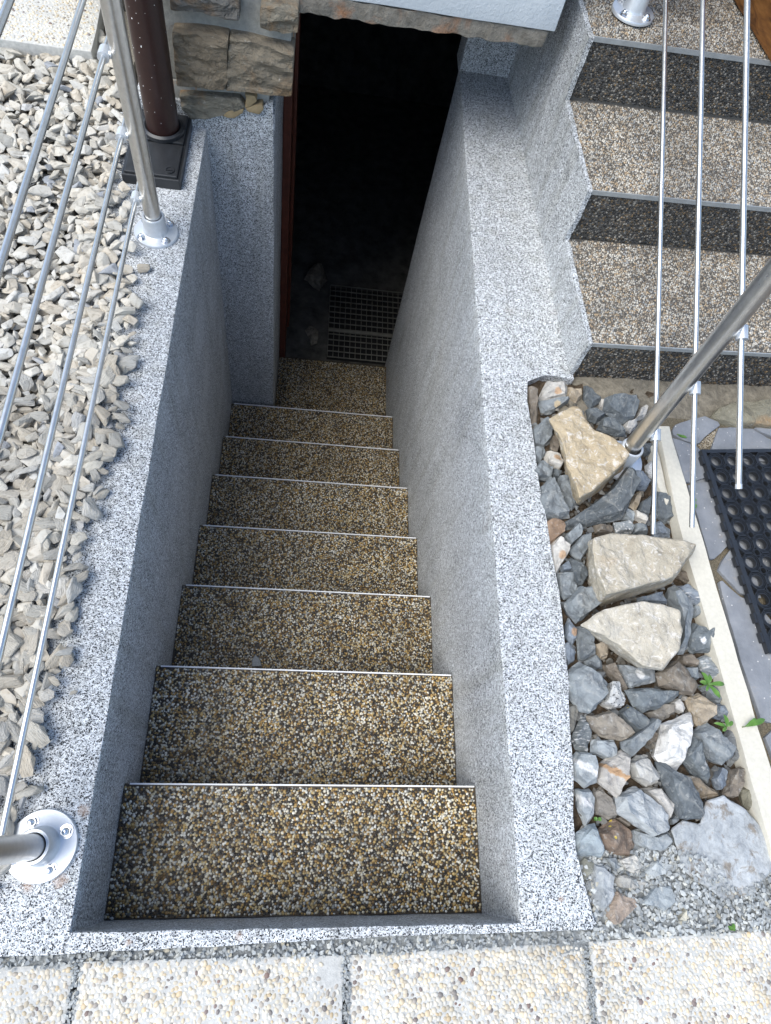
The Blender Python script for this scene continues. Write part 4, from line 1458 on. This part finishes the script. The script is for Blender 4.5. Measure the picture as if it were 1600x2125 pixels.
    (5, [(625, 1170), (690, 1115), (770, 1170), (810, 1240), (790, 1290), (720, 1290), (650, 1220)], (0.16, 0.18, 0.19), 'rounded slate with yellow flecks in the middle of the rocks'),
    (5, [(650, 1350), (740, 1290), (830, 1205), (860, 1220), (790, 1340), (700, 1450), (650, 1390)], GR, 'slanting grey slate right of the broad brown-grey rock'),
    (5, [(450, 1340), (590, 1345), (605, 1400), (600, 1470), (530, 1460), (445, 1420)], LG, 'flat pale grey stone below the broad brown-grey rock'),
    (5, [(790, 1330), (840, 1275), (870, 1300), (860, 1350), (800, 1380)], BR, 'small brown oval stone left of the white plate'),
    (5, [(850, 1440), (900, 1245), (1080, 1170), (1090, 1250), (1060, 1400), (1000, 1530), (890, 1490)], (0.60, 0.59, 0.56), 'tall white plate of stone standing among the grey rocks'),
    (5, [(1095, 1290), (1180, 1225), (1330, 1400), (1320, 1440), (1270, 1495), (1200, 1460), (1130, 1370)], GR, 'long grey rock right of the white plate'),
    (5, [(1280, 1320), (1330, 1280), (1400, 1310), (1410, 1480), (1340, 1465), (1330, 1400)], (0.17, 0.18, 0.185), 'grey rock against the edging below the lower weed'),
    (5, [(1015, 1440), (1080, 1320), (1135, 1420), (1150, 1480), (1215, 1590), (1200, 1630), (1100, 1560), (1040, 1490)], (0.15, 0.17, 0.18), 'curved slate with a white spot right of the white plate'),
    (5, [(300, 1480), (360, 1415), (450, 1430), (490, 1510), (470, 1600), (405, 1650), (330, 1580)], LG, 'pale blue-grey rock with a white vein at the wall'),
    (5, [(490, 1500), (640, 1410), (685, 1440), (660, 1590), (600, 1700), (520, 1630), (480, 1590)], (0.36, 0.34, 0.31), 'grey rock with an orange band'),
    (5, [(680, 1490), (740, 1440), (810, 1460), (880, 1560), (870, 1610), (800, 1635), (720, 1580)], (0.55, 0.54, 0.50), 'rounded white rock right of the orange-banded rock'),
    (5, [(1000, 1560), (1100, 1570), (1250, 1670), (1260, 1700), (1150, 1710)], (0.27, 0.22, 0.16), 'long tan-brown stone above the big flat bluestone'),
    (5, [(870, 1490), (910, 1480), (1020, 1570), (1120, 1680), (1150, 1770), (1140, 1840), (1110, 1846), (1000, 1830), (920, 1640)], SL, 'big dark slate blade leaning over the flat bluestone'),
    (5, [(1215, 1590), (1270, 1505), (1305, 1540), (1295, 1640), (1250, 1660)], BG, 'small blue-grey block near the lower end of the edging'),
    (5, [(1290, 1680), (1330, 1530), (1400, 1515), (1395, 1610), (1360, 1710), (1310, 1700)], BR, 'upright brown-grey stone near the lower end of the edging'),
    (5, [(1395, 1650), (1440, 1615), (1500, 1690), (1510, 1790), (1490, 1810), (1430, 1760)], OL, 'olive-brown oval stone against the lower end of the edging'),
    (6, [(345, 120), (440, 115), (470, 160), (460, 280), (410, 355), (370, 270)], LG, 'grey rock with a pale stripe at the wall'),
    (6, [(465, 130), (520, 105), (580, 170), (590, 290), (550, 305), (480, 280)], (0.26, 0.24, 0.21), 'brown-grey block right of the grey rock with a pale stripe'),
    (6, [(605, 160), (740, 100), (770, 130), (920, 280), (935, 370), (830, 415), (760, 360), (600, 265)], (0.36, 0.38, 0.385), 'largest pale grey rock near the bottom of the rock border'),
    (6, [(770, 110), (870, 105), (985, 220), (940, 315), (890, 270), (830, 180)], WH, 'cream rock between the largest pale grey rock and the dark slate blade'),
    (6, [(938, 310), (985, 272), (997, 312), (950, 348)], GR, 'small grey stone beside the upper end of the flat bluestone'),
    (6, [(600, 300), (640, 283), (692, 330), (680, 358)], BR, 'brown sliver under the largest pale grey rock'),
    (6, [(470, 390), (600, 310), (700, 370), (720, 490), (680, 540), (560, 520), (490, 450)], (0.21, 0.155, 0.115), 'round brown rock with two yellow specks'),
    (6, [(720, 380), (830, 420), (930, 390), (970, 450), (920, 510), (800, 510), (730, 460)], LG, 'grey rock beneath the largest pale grey rock'),
    (6, [(330, 440), (430, 340), (470, 340), (520, 510), (500, 555), (410, 540), (335, 530)], (0.27, 0.31, 0.33), 'two-faced blue-grey rock at the wall'),
    (6, [(345, 620), (400, 545), (460, 580), (440, 640), (390, 710), (350, 690)], (0.24, 0.24, 0.20), 'olive-grey rock at the wall above the grey chips'),
    (6, [(450, 570), (510, 575), (580, 660), (590, 790), (530, 890), (470, 880), (440, 780)], (0.33, 0.35, 0.36), 'long dusty grey rock strewn with chips'),
    (6, [(600, 560), (700, 520), (785, 600), (740, 660), (660, 640)], (0.50, 0.48, 0.43), 'cream rock with black streaks below the round brown rock'),
    (6, [(520, 545), (590, 540), (630, 620), (580, 640)], LG, 'dusty grey stone left of the cream rock with black streaks'),
    (6, [(770, 640), (840, 560), (960, 590), (940, 650), (820, 690)], (0.34, 0.36, 0.36), 'dusty grey rock half buried in chips'),
    (6, [(580, 670), (640, 645), (830, 715), (720, 765), (620, 740)], (0.34, 0.33, 0.30), 'lens-shaped grey rock near the bottom end of the border'),
    (6, [(540, 880), (600, 765), (735, 790), (740, 850), (650, 940), (590, 975), (550, 950)], PK, 'pinkish tan rock, lowest of the border rocks'),
    (6, [(750, 840), (840, 740), (950, 710), (975, 830), (900, 895), (850, 870)], (0.33, 0.36, 0.37), 'angular grey rock right of the pinkish tan rock'),
    (6, [(985, 950), (1035, 870), (1042, 957)], (0.55, 0.52, 0.42), 'yellowish triangular stone lying on the grey chips'),
]


ORANGE, WHITE_, YEL, BLK, TAN_ = (0.38, 0.225, 0.11), (0.58, 0.57, 0.55), (0.62, 0.47, 0.08), (0.03, 0.03, 0.033), (0.42, 0.33, 0.20)
FEAT = [('orange band', ('band', ORANGE)), ('orange', ('patch', ORANGE)), ('rusty spots', ('patch', ORANGE)), ('white patch', ('patch', WHITE_)), ('white spot', ('patch', WHITE_)),
        ('white paint', ('patch', (0.82, 0.82, 0.81))), ('yellow specks', ('dots', YEL)), ('yellow flecks', ('dots', YEL)), ('black specks', ('specks', BLK)), ('black streaks', ('stripes', BLK)),
        ('pale stripe', ('band', WHITE_)), ('striped', ('stripes', WHITE_)), ('white-streaked', ('stripes', WHITE_)), ('white vein', ('band', WHITE_)), ('speckled white', ('specks', WHITE_)), ('tan face', ('patch', TAN_))]
FM = {}


def feat_mat(label):
    # only the rock's own marking counts, not that of the neighbour it is described by
    head = label
    for w_ in (' left of ', ' right of ', ' below ', ' above ', ' beside ', ' under ', ' between ', ' beneath '):
        head = head.split(w_)[0]
    for key, ft in FEAT:
        if key in head:
            if ft not in FM:
                FM[ft] = m_rock('marked_rock', ft)
            return FM[ft]
    return 'rock'


def make_rock(pl, z0, h, colr, label, mat='rock', seed=0, ztop_var=0.25, inset=0.70, step=0.012, amp=0.0048, zt=None, shear=None, cat='rock', group=RB):
    zm = z0 + h * 0.45
    poly = [B(u, v, zm) for u, v in pl]
    cxm = sum(q[0] for q in poly) / len(poly)
    cym = sum(q[1] for q in poly) / len(poly)
    r = random.Random(seed)
    bm = bmesh.new()
    n = len(poly)
    tx, ty = r.uniform(-ztop_var, ztop_var), r.uniform(-ztop_var, ztop_var)
    ext = max(max(q[0] for q in poly) - min(q[0] for q in poly), max(q[1] for q in poly) - min(q[1] for q in poly))

    def ring(s, z, jit, tilt):
        out = []
        for (x, y) in poly:
            k = s * (1 + r.uniform(-jit, jit))
            dx, dy = (x - cxm) * k, (y - cym) * k
            out.append(bm.verts.new((dx, dy, z + tilt * (tx * dx + ty * dy) + r.uniform(-0.08, 0.08) * h * tilt)))
        return out
    r0 = ring(0.86, 0.0, 0.05, 0)
    r1 = ring(1.05, h * 0.45, 0.02, 0.5)
    r2 = ring(inset, h * 0.95, 0.13, 1)
    for a, b in ((r0, r1), (r1, r2)):
        for i in range(n):
            j = (i + 1) % n
            bm.faces.new((a[i], a[j], b[j], b[i]))
    bm.faces.new(r0[::-1])
    cv = bm.verts.new((r.uniform(-0.1, 0.1) * ext, r.uniform(-0.1, 0.1) * ext, h * (1.0 + r.uniform(-0.02, 0.10))))
    for i in range(n):
        bm.faces.new((r2[i], r2[(i + 1) % n], cv))
    bmesh.ops.triangulate(bm, faces=bm.faces)
    subdiv(bm, step, 4)
    off_ = seed * 3.7
    for v in bm.verts:
        q = v.co * 38 + Vector((off_, -off_, off_ * 0.5))
        f = mnoise.fractal(q, 0.8, 2.2, 3)
        c = mnoise.cell(v.co * 45 + Vector((off_, 0, 0)))
        v.co += v.co.normalized() * (f * amp) + Vector((0, 0, f * amp * 0.6))
    me = bm_mesh('rock', bm)
    o = link('rock', me, mat)
    o.location = (cxm, cym, z0)
    o.color = (*colr, 1)
    tag(o, label, cat, group)
    return o


for k, (reg, pl, colr, lab) in enumerate(ROCKS):
    ox, oy = ORG[reg]
    pp_ = [(ox + x * 0.325, oy + y * 0.325) for x, y in pl]
    w_ = [B(u, v, 0) for u, v in pp_]
    dx = max(q[0] for q in w_) - min(q[0] for q in w_)
    dy = max(q[1] for q in w_) - min(q[1] for q in w_)
    h = min(0.052, max(0.022, 0.55 * min(dx, dy)))
    jit = 0.82 + 0.3 * rnd.random()
    sh = 0.85 + 0.3 * rnd.random()
    make_rock(pp_, -0.036 - rnd.random() * 0.004, h * jit + 0.012, tuple(min(1, c * sh) for c in colr), lab, feat_mat(lab), k + 1, 0.34, 0.70 + 0.18 * rnd.random())


def boulder(top, bot, zt, zb, colr, label, seed, mat='boulder', group='big boulders among the border rocks', cat='boulder', tilt=(0, 0), step=0.011, amp=0.0062):
    """top and bottom outlines traced at their own heights; same number of points"""
    T = [B(u, v, zt) for u, v in top]
    Bo = [B(u, v, zb) for u, v in bot]
    cxm = sum(q[0] for q in T) / len(T)
    cym = sum(q[1] for q in T) / len(T)
    bm = bmesh.new()
    n = len(T)
    rr = random.Random(seed)
    t = [bm.verts.new((x - cxm, y - cym, zt - zb + tilt[0] * (x - cxm) + tilt[1] * (y - cym))) for x, y in T]
    m_ = [bm.verts.new((0.5 * (a[0] + b[0]) - cxm + rr.uniform(-.003, .003), 0.5 * (a[1] + b[1]) - cym + rr.uniform(-.003, .003), 0.45 * (zt - zb))) for a, b in zip(T, Bo)]
    b_ = [bm.verts.new((x - cxm, y - cym, 0)) for x, y in Bo]
    for A, C in ((b_, m_), (m_, t)):
        for i in range(n):
            j = (i + 1) % n
            bm.faces.new((A[i], A[j], C[j], C[i]))
    bm.faces.new(t)
    bm.faces.new(b_[::-1])
    bmesh.ops.recalc_face_normals(bm, faces=bm.faces)
    bmesh.ops.bevel(bm, geom=list(bm.edges), offset=0.003, segments=1, affect='EDGES')
    bmesh.ops.triangulate(bm, faces=bm.faces)
    subdiv(bm, step, 6)
    for v in bm.verts:
        q = v.co * 22 + Vector((seed * 5.1, 0, seed))
        f = mnoise.fractal(q, 0.85, 2.1, 5)
        v.co += Vector((f * amp * 0.7, mnoise.noise(q + Vector((9, 9, 9))) * amp * 0.7, f * amp))
    o = link('boulder', bm_mesh('boulder', bm), mat)
    o.location = (cxm, cym, zb)
    o.color = (*colr, 1)
    tag(o, label, cat, group)
    return o


def px4(L, reg):
    ox, oy = ORG[reg]
    return [(ox + x * 0.325, oy + y * 0.325) for x, y in L]


boulder(px4([(190, 935), (345, 855), (390, 880), (430, 960), (490, 1020), (640, 1095), (700, 1178), (620, 1275), (480, 1390), (372, 1475), (335, 1370), (290, 1220), (255, 1060)], 4),
        px4([(200, 960), (345, 870), (385, 900), (430, 970), (490, 1040), (630, 1110), (690, 1200), (625, 1300), (490, 1420), (365, 1510), (322, 1390), (278, 1240), (245, 1080)], 4),
        0.072, -0.02, (0.41, 0.345, 0.25), 'golden triangular boulder leaning against the steel post foot', 3, tilt=(0.02, -0.08))
boulder(px4([(460, 50), (580, 22), (760, 32), (950, 50), (1130, 90), (1070, 180), (985, 300), (760, 355), (540, 413), (505, 320), (480, 230)], 5),
        px4([(425, 80), (580, 60), (760, 70), (940, 90), (1090, 130), (1040, 220), (965, 345), (740, 425), (500, 492), (445, 380), (412, 220)], 5),
        0.085, -0.03, (0.385, 0.355, 0.30), 'square tan boulder with white lichen spots, middle of the three', 5, tilt=(0.0, 0.0))
boulder(px4([(395, 600), (540, 502), (780, 457), (920, 492), (1000, 522), (1030, 640), (1008, 755), (925, 885), (800, 868), (720, 800), (640, 725), (480, 640)], 5),
        px4([(420, 615), (550, 530), (780, 490), (910, 510), (985, 540), (1010, 650), (990, 765), (910, 892), (770, 885), (660, 830), (560, 765), (465, 680)], 5),
        0.072, -0.03, (0.43, 0.405, 0.355), 'cream white boulder with a dark underside, lowest of the three', 8, tilt=(0.05, 0.10))
boulder(px4([(965, 370), (1040, 312), (1150, 340), (1180, 190), (1290, 150), (1420, 240), (1610, 425), (1640, 600), (1480, 790), (1300, 830), (1050, 640), (985, 440)], 6),
        px4([(960, 385), (1035, 325), (1140, 350), (1175, 205), (1290, 165), (1420, 255), (1620, 440), (1650, 620), (1485, 805), (1295, 845), (1040, 655), (975, 455)], 6),
        -0.002, -0.045, (1, 1, 1), 'big flat dusty bluestone with soil crumbs at the lower right', 12, 'dustslab', None, 'stone', tilt=(0.015, 0.04), step=0.014, amp=0.0045)
# white paint drips on the slate by the edging, pebble filler between rocks
fill = []
bm_fill = bmesh.new()
for _ in range(1300):
    x, y = rnd.uniform(0.93, 1.36), rnd.uniform(-0.08, 1.08)
    s = rnd.uniform(0.004, 0.014)
    zc = -0.024
    vs = []
    for _k in range(8):
        v = Vector((rnd.gauss(0, 1), rnd.gauss(0, 1), rnd.gauss(0, 1))).normalized()
        vs.append(bm_fill.verts.new((x + v.x * s, y + v.y * s, zc + v.z * s * 0.6)))
    r_ = bmesh.ops.convex_hull(bm_fill, input=vs)
    inter = [e for e in r_['geom_interior'] if isinstance(e, bmesh.types.BMVert)]
    if inter:
        bmesh.ops.delete(bm_fill, geom=inter, context='VERTS')
o = link('rubble', bm_mesh('rubble', bm_fill), m_island('rubble_between_rocks', [(0, (0.09, 0.085, 0.075)), (0.3, (0.17, 0.155, 0.13)), (0.6, (0.18, 0.19, 0.195)), (0.9, (0.26, 0.27, 0.27)), (1, (0.42, 0.39, 0.34))], 0.9, 0, 0.2, 90, 0.4))
tag(o, 'small rubble and grit filling gaps between the rocks', 'rubble', None, 'stuff')

# ------------------------------------------------------------------ grey stone chips at the foot of the rocks and along the rim
chip_base = []
for s_ in range(14):
    r = random.Random(100 + s_)
    bm = bmesh.new()
    for _ in range(9):
        a = r.uniform(0, 6.28)
        d = r.uniform(0.6, 1.0)
        bm.verts.new((math.cos(a) * d, math.sin(a) * d * r.uniform(0.5, 0.8), r.choice((-0.16, 0.16)) * r.uniform(0.6, 1.1)))
    bmesh.ops.convex_hull(bm, input=bm.verts)
    bmesh.ops.delete(bm, geom=[v for v in bm.verts if not v.link_faces], context='VERTS')
    bmesh.ops.triangulate(bm, faces=bm.faces)
    bm.verts.index_update()
    chip_base.append((np.array([v.co[:] for v in bm.verts]), np.array([[v.index for v in f.verts] for f in bm.faces])))
    bm.free()
VV, FF, base = [], [], 0


def chip(x, y, z, s, tilt=0.3):
    global base
    v, f = rnd.choice(chip_base)
    mt = np.array(Matrix.Translation((x, y, z)) @ Matrix.Rotation(rnd.uniform(0, 6.28), 4, 'Z') @ Matrix.Rotation(rnd.gauss(0, tilt), 4, 'X') @ Matrix.Rotation(rnd.gauss(0, tilt), 4, 'Y') @ Matrix.Diagonal((s, s, s, 1)))
    VV.append(v @ mt[:3, :3].T + mt[:3, 3])
    FF.append(f + base)
    base += len(v)


chip_bed = prism_bm([(0.90, -0.20), (0.90, -0.145), (0.955, -0.12), (0.955, -0.02), (1.10, 0.02), (1.40, -0.02), (1.45, -0.175), (1.0, -0.185)], -0.05, -0.0205)
prism_bm([(-0.3, -0.215), (-0.3, -0.165), (1.0, -0.148), (1.0, -0.20)], -0.05, -0.0235, chip_bed)
struct(link('chip_bed', bm_mesh('chip_bed', chip_bed), 'dustbed'))
heap = [B(u, v, -0.01) for u, v in ((1205, 1800), (1225, 1780), (1262, 1765), (1300, 1770), (1345, 1762), (1400, 1755), (1425, 1790), (1470, 1830), (1520, 1862), (1560, 1850), (1600, 1800), (1680, 1780), (1680, 1925), (1600, 1934), (1410, 1944), (1222, 1952), (1226, 1932), (1243, 1922), (1226, 1885), (1216, 1850))]
strip = [B(u, v, -0.02) for u, v in ((-60, 1992), (200, 1978), (520, 1962), (860, 1942), (1232, 1932), (1420, 1940), (1225, 1957), (720, 1988), (200, 2003), (-60, 2018))]
for poly, dens, z, ss in ((heap, 22000, -0.018, (0.0042, 0.0095)), (heap, 14000, -0.012, (0.004, 0.009)), (strip, 26000, -0.022, (0.0035, 0.0075)), (strip, 15000, -0.015, (0.0035, 0.0065))):
    x0, x1 = min(q[0] for q in poly), max(q[0] for q in poly)
    y0, y1 = min(q[1] for q in poly), max(q[1] for q in poly)
    for _ in range(int(dens * (x1 - x0) * (y1 - y0))):
        x, y = rnd.uniform(x0, x1), rnd.uniform(y0, y1)
        if in_poly((x, y), poly):
            chip(x, y, z + rnd.uniform(-0.003, 0.004), rnd.uniform(*ss))
# chips in the slab joints, scattered on slabs, on rim and on dusty rocks
for jx in JX[1:4]:
    for _ in range(260):
        y = rnd.uniform(-0.36, -0.185)
        chip(jx + rnd.uniform(-0.008, 0.008) + 0.02 * (-0.19 - y) * (0.2), y, -0.019 + rnd.uniform(-0.004, 0.003), rnd.uniform(0.003, 0.006))
for _ in range(60):
    x, y = rnd.uniform(0.86, 1.08), rnd.uniform(-0.27, -0.185)
    chip(x, y, -0.0125, rnd.uniform(0.002, 0.0045), 0.15)
for u, v in ((1220, 1800), (1228, 1822), (1235, 1850), (1250, 1812), (1243, 1835), (1262, 1860), (1348, 1782), (1375, 1790), (1362, 1770)):
    q = B(u, v, 0.02)
    chip(q[0], q[1], 0.012, rnd.uniform(0.005, 0.008), 0.2)
drift = [B(u, v, 0.0) for u, v in ((1396, 1770), (1420, 1752), (1450, 1775), (1490, 1790), (1515, 1825), (1545, 1848), (1590, 1800), (1620, 1800), (1600, 1880), (1500, 1890), (1440, 1860))]
for _ in range(1700):
    x, y = rnd.uniform(1.0, 1.35), rnd.uniform(-0.2, 0.1)
    if in_poly((x, y), drift):
        chip(x, y, -0.001 + 0.04 * (y + 0.03) + rnd.uniform(0.0, 0.003), rnd.uniform(0.003, 0.008), 0.2)
me = flat_mesh('gravel_chips', np.concatenate(VV), [np.concatenate(FF).astype(np.int32)])
me.polygons.foreach_set('use_smooth', np.zeros(len(me.polygons), dtype=bool))
o = link('gravel_chips', me, 'chips', None, False, 'stuff')
tag(o, 'fine blue-grey stone chips along the rim and below the rocks', 'gravel', None, 'stuff')

# a loose chip lying against the nosing of the third step
bm = bmesh.new()
for q in ((-0.013, -0.010), (0.017, -0.008), (0.012, 0.012), (-0.006, 0.030), (-0.015, 0.010)):
    bm.verts.new((q[0], q[1], 0.0))
    bm.verts.new((q[0] * 0.85, q[1] * 0.85, 0.006))
bmesh.ops.convex_hull(bm, input=bm.verts)
o = link('stone_chip', bm_mesh('stone_chip', bm), 'chips')
q = B(532, 1378, NOSE[2][1])
o.location = (q[0], NOSE[1][0] + 0.014, NOSE[2][1] + 0.003)
o.location = (q[0], q[1], NOSE[2][1] + 0.004)
tag(o, 'flat grey chip of stone lying on the third step behind the nosing', 'stone chip')


# bits of grit dropped on the top steps
for k, (u, v, n_) in enumerate(((735, 1742, 0), (565, 1780, 0), (232, 1905, 0), (716, 1408, 1), (300, 1770, 0), (640, 1560, 1))):
    q = B(u, v, NOSE[n_][1])
    v_, f_ = chip_base[k]
    o = link('grit_chip', pyd('grit_chip', [tuple(a) for a in v_ * 0.0065], [tuple(int(b) for b in a) for a in f_]), 'chips')
    o.location = (q[0], q[1], NOSE[n_][1] + 0.0035)
    o.rotation_euler = (0, 0, k * 1.3)
    tag(o, ('tiny grey grit chip in the middle of the topmost cellar step', 'tiny grey grit chip left of centre on the topmost cellar step', 'tiny grey grit chip in the near left corner of the topmost step', 'tiny grey grit chip by the nosing of the second step', 'tiny grey grit chip near the left wall on the topmost step', 'tiny grey grit chip in the middle of the second step')[k], 'stone chip', 'grit on the top steps')


# ------------------------------------------------------------------ weeds
def leaf_me(L, wd, curl):
    bm = bmesh.new()
    n = 7
    rows = []
    for i in range(n + 1):
        t = i / n
        w = wd * (math.sin(math.pi * min(1, t * 0.96 + 0.04)) ** 0.75) * (0.55 + 0.55 * t) * (1 if i < n else 0.05)
        z = L * curl * (t - t * t * 1.1)
        rows.append([bm.verts.new((t * L, s * w, z + abs(s) * w * 0.25 + 0.0008 * math.sin(9 * t + s))) for s in (-1, 0, 1)])
    for a, b in zip(rows, rows[1:]):
        for k in range(2):
            f = bm.faces.new((a[k], a[k + 1], b[k + 1], b[k]))
            f.smooth = True
    return bm_mesh('leaf', bm)


def weed(u, v, z, leaves, label):
    x, y = B(u, v, z)
    w = empty('weed', (x, y, z))
    tag(w, label, 'weed', 'small weeds among the stones')
    for (an, L, wd, cu) in leaves:
        o = link('leaf', leaf_me(L * rnd.uniform(0.8, 1.0), wd * rnd.uniform(0.85, 1.1), cu * 1.3), 'leaf', w)
        o.rotation_euler = (0, rnd.uniform(-0.15, 0.1), an)
    bm = tube_bm((0, 0, -0.03), (0, 0, 0.003), 0.0016, 0.001, 8)
    link('stem', bm_mesh('stem', bm), 'stem', w)


weed(1434, 1042, 0.002, [(-1.15, 0.026, 0.0085, 0.5), (0.75, 0.022, 0.0075, 0.6), (1.5, 0.018, 0.006, 0.7)], 'small leafy weed at the edging beside the middle rod end')
weed(1468, 1420, 0.028, [(0.05, 0.048, 0.0068, 0.4), (-0.95, 0.040, 0.0078, 0.3), (1.9, 0.030, 0.0070, 0.6), (1.2, 0.026, 0.0060, 0.8), (-2.0, 0.018, 0.005, 0.5), (2.8, 0.020, 0.006, 0.6)], 'largest green weed growing beside the white-streaked rock')
weed(1507, 1508, 0.020, [(2.9, 0.030, 0.0050, 0.5), (1.6, 0.028, 0.0070, 0.6), (0.6, 0.022, 0.006, 0.7), (-2.4, 0.018, 0.005, 0.5)], 'small weed at the edging just below the largest weed')
weed(1545, 1508, 0.020, [(0.30, 0.075, 0.0075, 0.25), (0.55, 0.04, 0.005, 0.4)], 'long dandelion leaf reaching over the cream edging')
weed(1240, 1702, -0.01, [(0.4, 0.010, 0.005, 0.3), (2.6, 0.009, 0.0045, 0.3)], 'tiny green seedling between rocks near the wall')
weed(1519, 1930, -0.012, [(1.2, 0.014, 0.006, 0.5), (2.4, 0.012, 0.005, 0.5), (0.2, 0.010, 0.004, 0.5)], 'tiny weed at the edge of the pebble paving slab')
weed(1405, 902, -0.004, [(-0.35, 0.030, 0.0045, 0.15), (-0.6, 0.018, 0.003, 0.2)], 'mossy sprig in the flagstone joint by the post')
